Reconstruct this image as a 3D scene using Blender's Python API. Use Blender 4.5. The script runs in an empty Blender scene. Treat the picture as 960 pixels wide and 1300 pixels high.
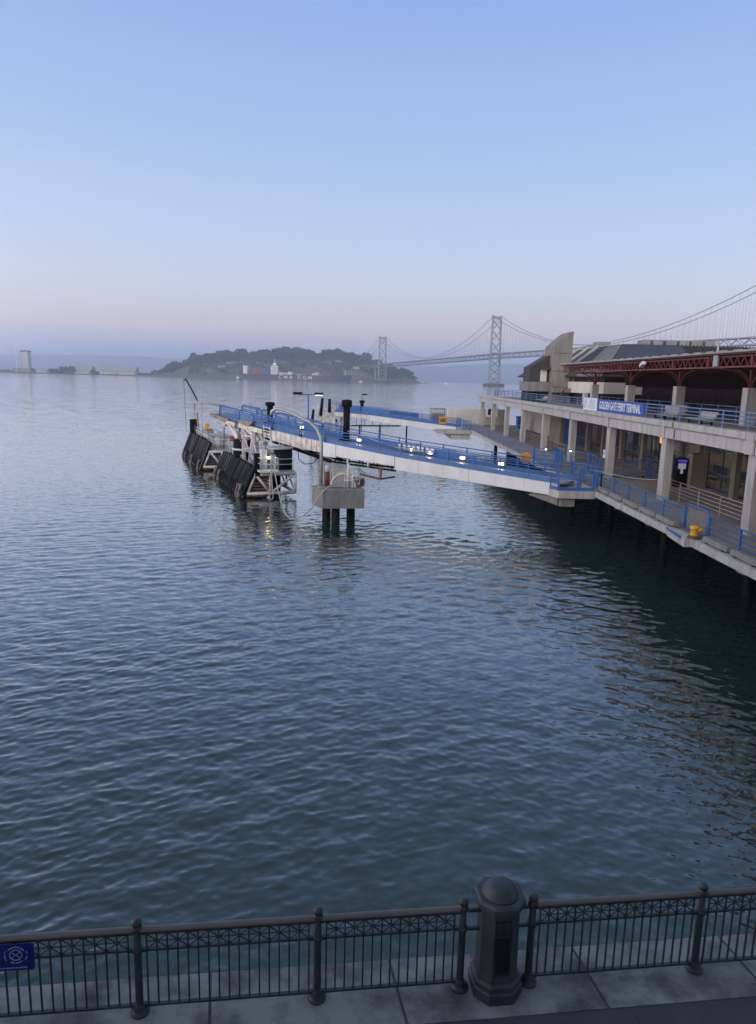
import bpy, math, random
import numpy as np
from mathutils import Vector, Matrix
random.seed(7); rng = np.random.default_rng(7)
S = bpy.context.scene; COL = S.collection
R = math.radians

# ------------------------------------------------------------------ materials
def mat(name, c1, c2=None, scale=3.0, rough=0.6, metal=0.0, bump=0.0, streak=None, detail=6, c3=None, lo=0.35, hi=0.68, spec=0.5):
    m = bpy.data.materials.new(name); m.use_nodes = True
    nt = m.node_tree; N = nt.nodes; L = nt.links; b = N['Principled BSDF']
    b.inputs['Roughness'].default_value = rough; b.inputs['Metallic'].default_value = metal
    b.inputs['Specular IOR Level'].default_value = spec
    if c2 is None:
        c2 = tuple(x * 0.78 for x in c1)
    tc = N.new('ShaderNodeTexCoord'); mp = N.new('ShaderNodeMapping')
    L.new(tc.outputs['Object'], mp.inputs['Vector'])
    mp.inputs['Scale'].default_value = streak if streak else (1, 1, 1)
    nz = N.new('ShaderNodeTexNoise'); nz.inputs['Scale'].default_value = scale; nz.inputs['Detail'].default_value = detail
    nz.inputs['Roughness'].default_value = 0.62
    L.new(mp.outputs['Vector'], nz.inputs['Vector'])
    cr = N.new('ShaderNodeValToRGB'); e = cr.color_ramp.elements
    e[0].position = lo; e[1].position = hi
    e[0].color = (*c2, 1); e[1].color = (*c1, 1)
    if c3:
        x = e.new(lo - 0.13 if lo > 0.2 else 0.05); x.color = (*c3, 1)
    L.new(nz.outputs['Fac'], cr.inputs['Fac']); L.new(cr.outputs['Color'], b.inputs['Base Color'])
    if bump:
        n2 = N.new('ShaderNodeTexNoise'); n2.inputs['Scale'].default_value = scale * 6; n2.inputs['Detail'].default_value = 4
        L.new(tc.outputs['Object'], n2.inputs['Vector'])
        bp = N.new('ShaderNodeBump'); bp.inputs['Strength'].default_value = bump; bp.inputs['Distance'].default_value = 0.02
        L.new(n2.outputs['Fac'], bp.inputs['Height']); L.new(bp.outputs['Normal'], b.inputs['Normal'])
    return m
def emis(name, c, s):
    m = bpy.data.materials.new(name); m.use_nodes = True
    b = m.node_tree.nodes['Principled BSDF']; b.inputs['Base Color'].default_value = (*c, 1)
    b.inputs['Emission Color'].default_value = (*c, 1); b.inputs['Emission Strength'].default_value = s
    return m
def glass(name, c, rough=0.04, alpha=0.35):
    m = bpy.data.materials.new(name); m.use_nodes = True
    nt = m.node_tree; b = nt.nodes['Principled BSDF']
    b.inputs['Base Color'].default_value = (*c, 1); b.inputs['Roughness'].default_value = rough
    b.inputs['IOR'].default_value = 1.9; b.inputs['Alpha'].default_value = alpha
    return m
M = {}
M['concrete'] = mat('concrete', (.475, .465, .45), (.34, .335, .33), 2.0, .85, bump=.35, streak=(1, 1, .13), c3=(.20, .19, .175), lo=.40, hi=.60, detail=10)
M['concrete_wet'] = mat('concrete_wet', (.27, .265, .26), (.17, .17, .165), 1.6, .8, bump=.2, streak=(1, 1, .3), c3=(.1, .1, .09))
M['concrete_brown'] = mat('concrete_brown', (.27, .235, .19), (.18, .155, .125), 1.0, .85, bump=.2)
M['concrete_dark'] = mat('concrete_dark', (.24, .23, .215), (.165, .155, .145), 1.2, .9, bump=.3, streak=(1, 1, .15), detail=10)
M['deckfloor'] = mat('deck_floor', (.30, .255, .21), (.20, .172, .142), 0.5, .75, bump=.1, c3=(.11, .10, .085), detail=10)
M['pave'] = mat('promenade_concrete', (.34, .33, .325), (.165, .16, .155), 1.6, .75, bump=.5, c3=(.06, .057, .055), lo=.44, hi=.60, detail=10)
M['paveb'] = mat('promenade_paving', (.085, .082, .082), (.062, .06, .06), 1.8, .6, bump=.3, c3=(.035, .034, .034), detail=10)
M['iron'] = mat('cast_iron_paint', (.046, .054, .063), (.029, .035, .042), 7, .42, bump=.15, spec=.6)
M['iron_ped'] = mat('cast_iron_weathered', (.070, .078, .085), (.040, .047, .055), 4, .5, bump=.25, streak=(1, 1, .4), c3=(.025, .03, .033))
M['louver'] = mat('dark_bronze', (.03, .028, .026), (.02, .019, .018), 5, .5)
M['handrail'] = mat('weathered_bronze', (.19, .155, .13), (.13, .11, .10), 6, .38, metal=.35, streak=(.3, 1, 1))
M['blue'] = mat('blue_paint', (.045, .155, .42), (.035, .12, .34), 1.5, .5, c3=(.05, .10, .2))
M['blue_light'] = mat('blue_paint_faded', (.15, .24, .45), (.11, .18, .36), 1.2, .55)
M['white'] = mat('white_paint', (.70, .72, .75), (.58, .60, .63), .8, .45, streak=(1, 1, .3), c3=(.48, .45, .41), lo=.34)
M['white_dirty'] = mat('white_paint_rusty', (.66, .65, .62), (.46, .43, .39), 2.0, .55, c3=(.24, .15, .09), lo=.38, hi=.6)
M['galv'] = mat('galvanised_steel', (.44, .45, .46), (.33, .34, .35), 3, .45, metal=.4)
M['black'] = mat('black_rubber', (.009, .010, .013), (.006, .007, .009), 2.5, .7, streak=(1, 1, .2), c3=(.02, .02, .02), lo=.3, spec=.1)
M['timber_pale'] = mat('worn_timber', (.30, .27, .24), (.18, .155, .135), 3, .8, streak=(1, 1, .2), c3=(.07, .06, .055))
M['pile'] = mat('wet_pile', (.016, .015, .014), (.009, .009, .009), 2, .8, c3=(.035, .028, .022), spec=.2)
M['rust'] = mat('rusty_steel', (.20, .09, .045), (.10, .05, .03), 4, .75)
M['yellow'] = mat('yellow_paint', (.75, .42, .03), (.62, .33, .03), 3, .5)
M['orange'] = mat('orange_paint', (.72, .32, .03), (.60, .25, .03), 3, .5)
M['red'] = mat('maroon_steel', (.20, .042, .034), (.13, .03, .025), 1.5, .5)
M['dkred'] = mat('maroon_dark', (.09, .028, .026), (.05, .02, .02), 1.0, .7)
M['roofmetal'] = mat('dark_standing_seam', (.052, .049, .049), (.034, .032, .033), .5, .7)
M['roofblue'] = mat('blue_grey_cladding', (.075, .082, .115), (.056, .062, .09), .5, .6)
M['rooflight'] = mat('pale_cladding', (.17, .17, .18), (.13, .13, .14), .5, .6)
M['rooftop'] = mat('canopy_top', (.36, .35, .34), (.24, .23, .22), .6, .6)
M['hallwall'] = mat('dark_brown_wall', (.05, .036, .032), (.03, .022, .02), .6, .8)
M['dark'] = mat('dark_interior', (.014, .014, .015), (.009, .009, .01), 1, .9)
M['winframe'] = mat('window_frame', (.05, .085, .20), (.035, .06, .14), 1, .5)
M['glass'] = glass('storefront_glass', (.03, .035, .045), .03, .45)
M['cream'] = mat('cream_wall', (.62, .60, .56), (.52, .50, .46), .4, .8)
M['ribbed'] = mat('pale_ribbed_wall', (.62, .61, .57), (.50, .49, .45), 1.2, .7, streak=(1, 1, .2))
M['beige'] = mat('beige_wall', (.36, .345, .31), (.28, .27, .24), .8, .8)
M['banner_blue'] = mat('banner_blue', (.035, .09, .36), (.03, .075, .30), 1, .6)
M['sign_blue'] = mat('sign_blue', (.008, .025, .24), (.007, .02, .2), 4, .35)
M['sign_white'] = mat('sign_white', (.75, .76, .80), (.66, .67, .72), 6, .5)
M['sign_pale'] = mat('sign_pale_blue', (.36, .43, .62), (.30, .37, .55), 6, .5)
M['hull'] = mat('ship_hull', (.022, .03, .075), (.018, .024, .06), .02, .5)
M['hullred'] = mat('ship_boot', (.22, .05, .04), (.16, .04, .03), .02, .5)
M['shipwhite'] = mat('ship_white', (.8, .8, .78), (.7, .7, .68), .05, .5)
M['cont_red'] = mat('container_red', (.24, .08, .06), (.15, .06, .05), .04, .6)
M['cont_blue'] = mat('container_blue', (.06, .10, .22), (.05, .08, .17), .04, .6)
M['cont_white'] = mat('container_white', (.70, .68, .66), (.55, .5, .5), .04, .6)
M['bridge'] = mat('bridge_silver', (.24, .25, .27), (.19, .20, .22), .01, .5)
M['bark'] = mat('bark', (.07, .055, .04), None, .3, .9)
M['leaf'] = mat('island_foliage', (.040, .055, .026), (.014, .024, .012), .05, .9, lo=.4, hi=.6)
M['leaf2'] = mat('woodland_foliage', (.055, .066, .042), (.024, .032, .022), .03, .9, lo=.4, hi=.6)
M['hill'] = mat('island_slope', (.15, .125, .10), (.08, .075, .06), .012, .95, lo=.4, hi=.6)
M['farhill'] = mat('far_hills', (.10, .11, .08), (.06, .07, .05), .001, .95)
M['land'] = mat('low_shore', (.10, .105, .08), (.06, .065, .05), .01, .95)
M['tower_conc'] = mat('highrise_concrete', (.5, .47, .44), (.38, .36, .34), .05, .8)
M['redlamp'] = mat('red_paint', (.45, .02, .05), None, 3, .5)
M['screen'] = emis('kiosk_screen', (.10, .08, .75), .35)
M['screen_w'] = emis('kiosk_screen_white', (.6, .6, .75), .18)
M['lamp_warm'] = emis('deck_lamp_glow', (1.0, .78, .45), 16)
M['lamp_white'] = emis('lamp_glow', (1.0, .93, .82), 7)
M['rope'] = mat('rope', (.48, .46, .41), (.36, .34, .3), 8, .9)
M['lit_orange'] = emis('lit_orange_sign', (1.0, .35, .10), 1.2)
M['indoor_fill'] = emis('indoor_fill_light', (.9, .70, .42), 9)  # warm fill glow for the strips added behind the storefront

# ------------------------------------------------------------------ mesh builder
class MB:
    def __init__(s): s.v = []; s.f = []; s.sm = []
    def add(s, vs, fs, smooth=False):
        o = len(s.v); s.v += [tuple(map(float, p)) for p in vs]
        s.f += [tuple(i + o for i in f) for f in fs]; s.sm += [smooth] * len(fs); return s
    def box(s, x0, x1, y0, y1, z0, z1):
        if x0 > x1: x0, x1 = x1, x0
        if y0 > y1: y0, y1 = y1, y0
        if z0 > z1: z0, z1 = z1, z0
        return s.add([(x0,y0,z0),(x1,y0,z0),(x1,y1,z0),(x0,y1,z0),(x0,y0,z1),(x1,y0,z1),(x1,y1,z1),(x0,y1,z1)],
              [(0,3,2,1),(4,5,6,7),(0,1,5,4),(1,2,6,5),(2,3,7,6),(3,0,4,7)])
    def bar(s, p, q, w=.1, h=None, up=(0,0,1)):
        h = w if h is None else h
        p = Vector(p); q = Vector(q); d = (q - p).normalized(); u = Vector(up)
        if abs(d.dot(u)) > .98: u = Vector((0,1,0)) if abs(d.y) < .9 else Vector((1,0,0))
        a = d.cross(u).normalized() * w / 2; b = a.cross(d).normalized() * h / 2
        vs = [p-a-b, p+a-b, p+a+b, p-a+b, q-a-b, q+a-b, q+a+b, q-a+b]
        return s.add(vs, [(0,1,2,3),(7,6,5,4),(0,4,5,1),(1,5,6,2),(2,6,7,3),(3,7,4,0)])
    def tube(s, pts, r, n=8, cap=True):
        pts = [Vector(p) for p in pts]; rs = r if isinstance(r, (list, tuple)) else [r] * len(pts)
        vs = []; prev = None
        for i, p in enumerate(pts):
            d = (pts[min(i+1, len(pts)-1)] - pts[max(i-1, 0)]).normalized()
            if prev is None:
                u = Vector((0,0,1)) if abs(d.z) < .9 else Vector((1,0,0))
                a = d.cross(u).normalized()
            else:
                a = (prev - d * prev.dot(d)).normalized()
            prev = a; b = d.cross(a)
            for k in range(n):
                t = 2 * math.pi * k / n; vs.append(p + (a * math.cos(t) + b * math.sin(t)) * rs[i])
        fs = []
        for i in range(len(pts) - 1):
            for k in range(n):
                fs.append((i*n+k, i*n+(k+1) % n, (i+1)*n+(k+1) % n, (i+1)*n+k))
        s.add(vs, fs, True)
        if cap:
            o = len(s.v) - len(vs)
            s.f.append(tuple(o + k for k in reversed(range(n)))); s.sm.append(False)
            s.f.append(tuple(o + (len(pts)-1)*n + k for k in range(n))); s.sm.append(False)
        return s
    def lathe(s, prof, c=(0,0,0), n=16, smooth=True, rot=0, squash=1):
        vs = []; fs = []
        for (r, z) in prof:
            for k in range(n):
                t = 2*math.pi*k/n + rot; vs.append((c[0]+r*math.cos(t), c[1]+r*math.sin(t)*squash, c[2]+z))
        for i in range(len(prof)-1):
            for k in range(n):
                fs.append((i*n+k, i*n+(k+1) % n, (i+1)*n+(k+1) % n, (i+1)*n+k))
        s.add(vs, fs, smooth)
        o = len(s.v) - len(vs)
        s.f.append(tuple(o + k for k in reversed(range(n)))); s.sm.append(False)
        s.f.append(tuple(o + (len(prof)-1)*n + k for k in range(n))); s.sm.append(False)
        return s
    def prism(s, poly, z0, z1, tops=None):
        n = len(poly)
        vs = [(x, y, z0) for x, y in poly] + [(x, y, (tops[i] if tops else z1)) for i, (x, y) in enumerate(poly)]
        fs = [tuple(reversed(range(n))), tuple(range(n, 2*n))] + [(i, (i+1) % n, n+(i+1) % n, n+i) for i in range(n)]
        return s.add(vs, fs)
    def ext(s, poly, vec):      # polygon of 3-D points extruded along a vector
        n = len(poly); v = Vector(vec)
        vs = [Vector(p) for p in poly] + [Vector(p) + v for p in poly]
        return s.add(vs, [tuple(reversed(range(n))), tuple(range(n, 2*n))] + [(i, (i+1) % n, n+(i+1) % n, n+i) for i in range(n)])
    def build(s, name, m, parent=None, world=False, extra=None):
        vs = s.v
        if world and parent is not None:
            inv = absmat(parent).inverted(); vs = [tuple(inv @ Vector(p)) for p in vs]
        me = bpy.data.meshes.new(name); me.from_pydata(vs, [], s.f); me.update()
        me.polygons.foreach_set('use_smooth', s.sm)
        me.materials.append(M[m] if isinstance(m, str) else m)
        o = bpy.data.objects.new(name, me); COL.objects.link(o)
        if parent is not None: o.parent = parent
        return o
def absmat(o):
    m = o.matrix_basis.copy()
    while o.parent is not None:
        o = o.parent; m = o.matrix_basis @ m
    return m
def thing(name, label, cat, loc=(0,0,0), rz=0, group=None):
    o = bpy.data.objects.new(name, None); COL.objects.link(o)
    o.empty_display_size = .2
    o.location = loc; o.rotation_euler = (0,0,rz)
    return tag(o, label, cat, group)
def tag(o, label, cat, group=None):
    o['label'] = label; o['category'] = cat
    if group: o['group'] = group
    return o
def structure(o): o['kind'] = 'structure'; return o
def kids(o): return [c for c in COL.objects if c.parent == o]
def dup(o, loc=None, label=None, parent=None, rz=None):
    c = o.copy(); COL.objects.link(c); c.parent = parent
    if loc is not None: c.location = loc
    if rz is not None: c.rotation_euler = (0,0,rz)
    if label: c['label'] = label
    for k in o.children: dup(k, None, None, c)
    return c
def text_mesh(body, size, depth, name, m, parent, mw, squash=1.0, spacing=1.0):
    cu = bpy.data.curves.new('lettering', 'FONT'); cu.body = body; cu.size = size; cu.extrude = depth
    cu.space_character = spacing; cu.align_x = 'CENTER'; cu.align_y = 'CENTER'; cu.offset = size * .012
    t = bpy.data.objects.new('lettering_tmp', cu); COL.objects.link(t)
    dg = bpy.context.evaluated_depsgraph_get(); dg.update()
    me = bpy.data.meshes.new_from_object(t.evaluated_get(dg)); me.name = name
    bpy.data.objects.remove(t); bpy.data.curves.remove(cu)
    me.transform(Matrix.Diagonal((squash, 1, 1, 1))); me.transform(mw)
    if parent is not None: me.transform(absmat(parent).inverted())
    me.materials.clear(); me.materials.append(M[m])
    o = bpy.data.objects.new(name, me); COL.objects.link(o); o.parent = parent
    return o
def frame3(origin, xdir, ydir):
    x = Vector(xdir).normalized(); y = Vector(ydir).normalized(); z = x.cross(y)
    m = Matrix((x, y, z)).transposed().to_4x4(); m.translation = Vector(origin); return m

# ------------------------------------------------------------------ camera
pitch, roll, yaw, H, F = R(10.12), R(1.46), R(1.1), 10.0, 887.0
fw = Vector((math.sin(yaw)*math.cos(pitch), math.cos(yaw)*math.cos(pitch), -math.sin(pitch)))
r0 = Vector((math.cos(yaw), -math.sin(yaw), 0)); u0 = r0.cross(fw)
rt = math.cos(roll)*r0 + math.sin(roll)*u0; up = -math.sin(roll)*r0 + math.cos(roll)*u0
cam = bpy.data.cameras.new('camera'); co = bpy.data.objects.new('camera', cam); COL.objects.link(co)
cm = Matrix((rt, up, -fw)).transposed().to_4x4(); cm.translation = (0, 0, H); co.matrix_world = cm
cam.sensor_fit = 'VERTICAL'; cam.sensor_height = 36; cam.sensor_width = 36*756/1024
cam.lens = F/1300*36; cam.shift_y = -10/1300; cam.clip_end = 40000; cam.clip_start = .1
S.camera = co
S.view_settings.view_transform = 'Standard'; S.view_settings.look = 'None'; S.view_settings.gamma = 1; S.view_settings.use_curve_mapping = False; S.view_settings.exposure = 0.0
HOR = lambda px: 469.3 + .0255*px       # only used to size far things from their angular height
def at(px, Y):      # world x of something seen at picture column px, at distance Y
    d = fw + rt*((px-480)/F) - up*((HOR(px)-640)/F); return d.x/d.y*Y

# ------------------------------------------------------------------ sky, sun, air
W = bpy.data.worlds.new('World'); S.world = W; W.use_nodes = True
nt = W.node_tree; N = nt.nodes; L = nt.links; N.clear()
out = N.new('ShaderNodeOutputWorld'); bg = N.new('ShaderNodeBackground')
sky = N.new('ShaderNodeTexSky'); sky.sky_type = 'NISHITA'; sky.sun_disc = False
SUN_EL, SUN_ROT = R(1.5), R(215)
sky.sun_elevation = SUN_EL; sky.sun_rotation = SUN_ROT; sky.altitude = 10
sky.air_density = 1.0; sky.dust_density = 1.5; sky.ozone_density = 3.0
tc = N.new('ShaderNodeTexCoord'); sx = N.new('ShaderNodeSeparateXYZ'); L.new(tc.outputs['Generated'], sx.inputs[0])
cr = N.new('ShaderNodeValToRGB'); mr = N.new('ShaderNodeMapRange')
mr.inputs['From Min'].default_value = -.1; mr.inputs['From Max'].default_value = .9
L.new(sx.outputs['Z'], mr.inputs['Value']); L.new(mr.outputs[0], cr.inputs['Fac'])
def lin(r, g, b):
    f = lambda c: (c/255/12.92) if c/255 <= .04045 else ((c/255+.055)/1.055)**2.4
    return (f(r), f(g), f(b), 1)
stops = [(-.02, (166,184,226)), (.022, (194,198,228)), (.065, (234,214,219)), (.11, (216,218,230)), (.18, (192,209,235)), (.28, (167,192,232)), (.43, (141,170,226)), (.50, (128,153,198)), (.62, (119,142,176)), (.80, (110,133,160)), (.95, (106,130,154))]
el = cr.color_ramp.elements
while len(el) > 1: el.remove(el[-1])
for i, (z, c) in enumerate(stops):
    x = el[0] if i == 0 else el.new(z + .1)
    if i == 0: x.position = z + .1
    x.color = lin(*c)
sc_ = N.new('ShaderNodeVectorMath'); sc_.operation = 'SCALE'; L.new(sky.outputs[0], sc_.inputs[0]); sc_.inputs['Scale'].default_value = .10
sg = N.new('ShaderNodeVectorMath'); sg.operation = 'SCALE'; L.new(cr.outputs[0], sg.inputs[0]); sg.inputs['Scale'].default_value = .95
ad = N.new('ShaderNodeVectorMath'); ad.operation = 'ADD'; L.new(sc_.outputs[0], ad.inputs[0]); L.new(sg.outputs[0], ad.inputs[1])
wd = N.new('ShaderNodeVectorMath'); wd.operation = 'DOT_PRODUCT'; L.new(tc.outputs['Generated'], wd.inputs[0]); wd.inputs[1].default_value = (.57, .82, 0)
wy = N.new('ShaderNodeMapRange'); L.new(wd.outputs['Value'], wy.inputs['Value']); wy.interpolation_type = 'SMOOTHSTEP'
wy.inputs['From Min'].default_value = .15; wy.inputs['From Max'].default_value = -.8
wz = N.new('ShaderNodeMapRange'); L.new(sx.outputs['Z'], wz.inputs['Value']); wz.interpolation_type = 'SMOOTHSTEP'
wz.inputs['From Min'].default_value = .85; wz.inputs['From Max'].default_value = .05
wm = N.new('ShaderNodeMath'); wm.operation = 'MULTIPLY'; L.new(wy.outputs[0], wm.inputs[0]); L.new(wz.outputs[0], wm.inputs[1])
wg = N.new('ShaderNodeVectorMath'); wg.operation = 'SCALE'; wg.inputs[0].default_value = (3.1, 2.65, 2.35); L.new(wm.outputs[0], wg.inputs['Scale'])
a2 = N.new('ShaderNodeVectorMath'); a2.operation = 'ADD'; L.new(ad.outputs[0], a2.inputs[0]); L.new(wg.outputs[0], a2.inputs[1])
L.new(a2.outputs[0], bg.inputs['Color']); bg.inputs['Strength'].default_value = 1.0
L.new(bg.outputs[0], out.inputs['Surface'])
sl = bpy.data.lights.new('sun', 'SUN'); sl.energy = .55; sl.angle = R(50); sl.color = (1, .82, .68)
so = bpy.data.objects.new('sun', sl); COL.objects.link(so)
sd = Vector((math.sin(SUN_ROT)*math.cos(R(38)), math.cos(SUN_ROT)*math.cos(R(38)), math.sin(R(38))))
so.rotation_euler = sd.to_track_quat('Z', 'Y').to_euler()

b_ = MB().box(-7600, 7600, -60, 12600, -1.5, 360)
S.cycles.volume_bounces = 4; S.cycles.max_bounces = 10
hz = b_.build('haze', M['dark']); hz['kind'] = 'stuff'
hm = bpy.data.materials.new('haze_air'); hm.use_nodes = True
N = hm.node_tree.nodes; N.clear(); o_ = N.new('ShaderNodeOutputMaterial'); pv = N.new('ShaderNodeVolumePrincipled')
pv.inputs['Color'].default_value = (.69, .79, .99, 1); pv.inputs['Density'].default_value = .00018; pv.inputs['Anisotropy'].default_value = .1
hm.node_tree.links.new(pv.outputs[0], o_.inputs['Volume'])
hz.data.materials.clear(); hz.data.materials.append(hm)

# ------------------------------------------------------------------ water
def water():
    Ys = [5.0]
    while Ys[-1] < 160: Ys.append(Ys[-1] * 1.0031 if Ys[-1] > 6 else Ys[-1] + .03)
    nd = len(Ys)
    while Ys[-1] < 11700: Ys.append(Ys[-1] * 1.06)
    Ys = np.array(Ys); nu = 960
    u = np.linspace(-1, 1, nu)
    X = np.outer(9 + np.minimum(.70*Ys, .60*Ys + 60), u); Y = np.repeat(Ys[:, None], nu, 1)
    Z = np.zeros_like(X)
    row = np.gradient(Ys)[:, None]
    nw = 220
    lam = np.where(rng.random(nw) < .80, np.exp(rng.uniform(np.log(.075), np.log(.42), nw)), np.exp(rng.uniform(np.log(.42), np.log(2.0), nw)))
    side = np.clip((X + 2)/16, 0, 1)*np.clip((60 - Y)/30, 0, 1)
    DX = np.zeros_like(X); DY = np.zeros_like(X)
    lown = np.zeros_like(X)
    for i in range(10):
        a = rng.uniform(0, 2*np.pi); l = rng.uniform(9, 40)
        lown += np.sin(2*np.pi/l*(np.cos(a)*X + np.sin(a)*Y) + rng.uniform(0, 6.28))
    gust = np.clip(1 + .16*lown, .45, 1.6)
    rf = 1 - .42*np.clip((Y - 16)/40, 0, 1)
    for i in range(nw):
        main = i % 3 != 2
        ang = R(114) + rng.normal(0, R(23)) if main else R(62) + rng.normal(0, R(20))
        k = 2*np.pi/lam[i]; kx, ky = k*np.cos(ang), k*np.sin(ang)
        slope = .0165 * (1.0 if lam[i] < .85 else .85 if lam[i] < 1.5 else .5)
        wgt = np.clip((lam[i]/np.maximum(row, .01) - 2.6)/2, 0, 1)
        amp = slope/k * wgt * gust * rf * ((1 - .45*side) if main else (.65 + .8*side))
        ph = kx*X + ky*Y + rng.uniform(0, 6.28)
        Z += amp*np.cos(ph)
        DX -= .75*amp*np.cos(ang)*np.sin(ph); DY -= .75*amp*np.sin(ang)*np.sin(ph)
    X = X + DX; Y = Y + DY
    nr = len(Ys)
    me = bpy.data.meshes.new('water')
    nf = (nr-1)*(nu-1)
    me.vertices.add(nr*nu); me.vertices.foreach_set('co', np.stack([X, Y, Z], -1).astype(np.float32).ravel())
    idx = np.arange(nr*nu).reshape(nr, nu)
    q = np.stack([idx[:-1, :-1], idx[:-1, 1:], idx[1:, 1:], idx[1:, :-1]], -1).reshape(-1)
    me.loops.add(nf*4); me.loops.foreach_set('vertex_index', q.astype(np.int32))
    me.polygons.add(nf); me.polygons.foreach_set('loop_start', np.arange(0, nf*4, 4, dtype=np.int32))
    me.polygons.foreach_set('use_smooth', np.ones(nf, dtype=bool))
    me.update(); me.validate()
    o = bpy.data.objects.new('water', me); COL.objects.link(o); structure(o)
    m = bpy.data.materials.new('bay_water'); m.use_nodes = True
    nt = m.node_tree; N = nt.nodes; L = nt.links; b = N['Principled BSDF']
    b.inputs['Base Color'].default_value = (.018, .041, .036, 1); b.inputs['Roughness'].default_value = .05
    b.inputs['IOR'].default_value = 1.6
    b.inputs['Coat Weight'].default_value = 1.0; b.inputs['Specular Tint'].default_value = (.92, 1.0, .93, 1); b.inputs['Coat IOR'].default_value = 1.45; b.inputs['Coat Roughness'].default_value = .05; b.inputs['Specular IOR Level'].default_value = .5
    ge = N.new('ShaderNodeNewGeometry'); 
    def V(op, a, bb=None, sc=None):
        n = N.new('ShaderNodeVectorMath'); n.operation = op
        for i, x in enumerate((a, bb)):
            if x is None: continue
            if isinstance(x, tuple): n.inputs[i].default_value = x
            else: L.new(x, n.inputs[i])
        if sc is not None:
            if isinstance(sc, float): n.inputs['Scale'].default_value = sc
            else: L.new(sc, n.inputs['Scale'])
        return n.outputs[0]
    def noise(sc, det, mapping, rough=.55):
        mp = N.new('ShaderNodeMapping'); mp.inputs['Rotation'].default_value = (0, 0, R(-30)); mp.inputs['Scale'].default_value = mapping
        L.new(ge.outputs['Position'], mp.inputs['Vector'])
        n = N.new('ShaderNodeTexNoise'); n.inputs['Scale'].default_value = sc; n.inputs['Detail'].default_value = det; n.inputs['Roughness'].default_value = rough
        L.new(mp.outputs[0], n.inputs['Vector']); return n
    # distance from the shore end of the basin sets how much of the chop lives in the shading normal
    ln = N.new('ShaderNodeVectorMath'); ln.operation = 'LENGTH'; L.new(ge.outputs['Position'], ln.inputs[0])
    far = N.new('ShaderNodeMapRange'); L.new(ln.outputs['Value'], far.inputs['Value'])
    far.inputs['From Min'].default_value = 15; far.inputs['From Max'].default_value = 160; far.inputs['To Min'].default_value = .42; far.inputs['To Max'].default_value = .36
    pn = noise(.02, 4, (1, .35, 1)); pm = N.new('ShaderNodeMapRange'); L.new(pn.outputs['Fac'], pm.inputs['Value'])
    pm.inputs['From Min'].default_value = .35; pm.inputs['From Max'].default_value = .65; pm.inputs['To Min'].default_value = .65; pm.inputs['To Max'].default_value = 1.25
    st = N.new('ShaderNodeMath'); st.operation = 'MULTIPLY'; L.new(far.outputs[0], st.inputs[0]); L.new(pm.outputs[0], st.inputs[1])
    n1 = noise(4.6, 4, (.5, 1, 1), .6); n2 = noise(.55, 5, (.5, 1, 1))
    v1 = V('SUBTRACT', n1.outputs['Color'], (.5, .5, .5)); v2 = V('SUBTRACT', n2.outputs['Color'], (.5, .5, .5))
    f2 = N.new('ShaderNodeMapRange'); L.new(ln.outputs['Value'], f2.inputs['Value'])
    f2.inputs['From Min'].default_value = 60; f2.inputs['From Max'].default_value = 260; f2.inputs['To Min'].default_value = .0; f2.inputs['To Max'].default_value = .9
    vs = V('ADD', v1, V('SCALE', v2, None, f2.outputs[0]))
    vs = V('MULTIPLY', V('SCALE', vs, None, st.outputs[0]), (1, 1, 0))
    nn = V('NORMALIZE', V('ADD', ge.outputs['Normal'], vs))
    L.new(nn, b.inputs['Normal']); L.new(nn, b.inputs['Coat Normal'])
    me.materials.append(m)
water()

# ------------------------------------------------------------------ promenade in the foreground
FS = math.atan(.1); fd = Vector((math.cos(FS), math.sin(FS), 0)); fn = Vector((-math.sin(FS), math.cos(FS), 0))
def FP(x, off=0, z=3.2):     # point on the fence line at world x, pushed off towards the water
    p = Vector((x, 6.745 + .1*x, z)) + fn*off; return (p.x, p.y, z)
b = MB()
a0, a1 = FP(-30, .43), FP(30, .43); c0, c1 = FP(30, -7), FP(-30, -7)
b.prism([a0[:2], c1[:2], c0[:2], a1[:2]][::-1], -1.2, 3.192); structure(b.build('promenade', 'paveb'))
# kerb slabs along the edge, each with its open joints
joints = [-30, -24, -18, -12, -8.6, -4.9, -1.62, .45, 2.70, 4.62, 7.2, 10, 14, 20, 30]
b = MB()
for j0, j1 in zip(joints, joints[1:]):
    g = .017
    p = [FP(j0+g, .445), FP(j1-g, .445), FP(j1-g+.09, -.42), FP(j0+g+.09, -.42)]
    b.prism([q[:2] for q in p][::-1], 2.9, 3.2)
structure(b.build('kerb', 'pave'))
b = MB()
xs = [-30, -22, -15, -9, -5.2, -1.9, 1.35, 3.02, 4.92, 8, 13, 20, 30]
for j0, j1 in zip(xs, xs[1:]):
    p = [FP(j0+.009, -.445), FP(j1-.009, -.445), FP(j1-.009+.3, -3.2), FP(j0+.009+.3, -3.2)]
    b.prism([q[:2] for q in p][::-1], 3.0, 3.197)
structure(b.build('pavement', 'paveb'))

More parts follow.
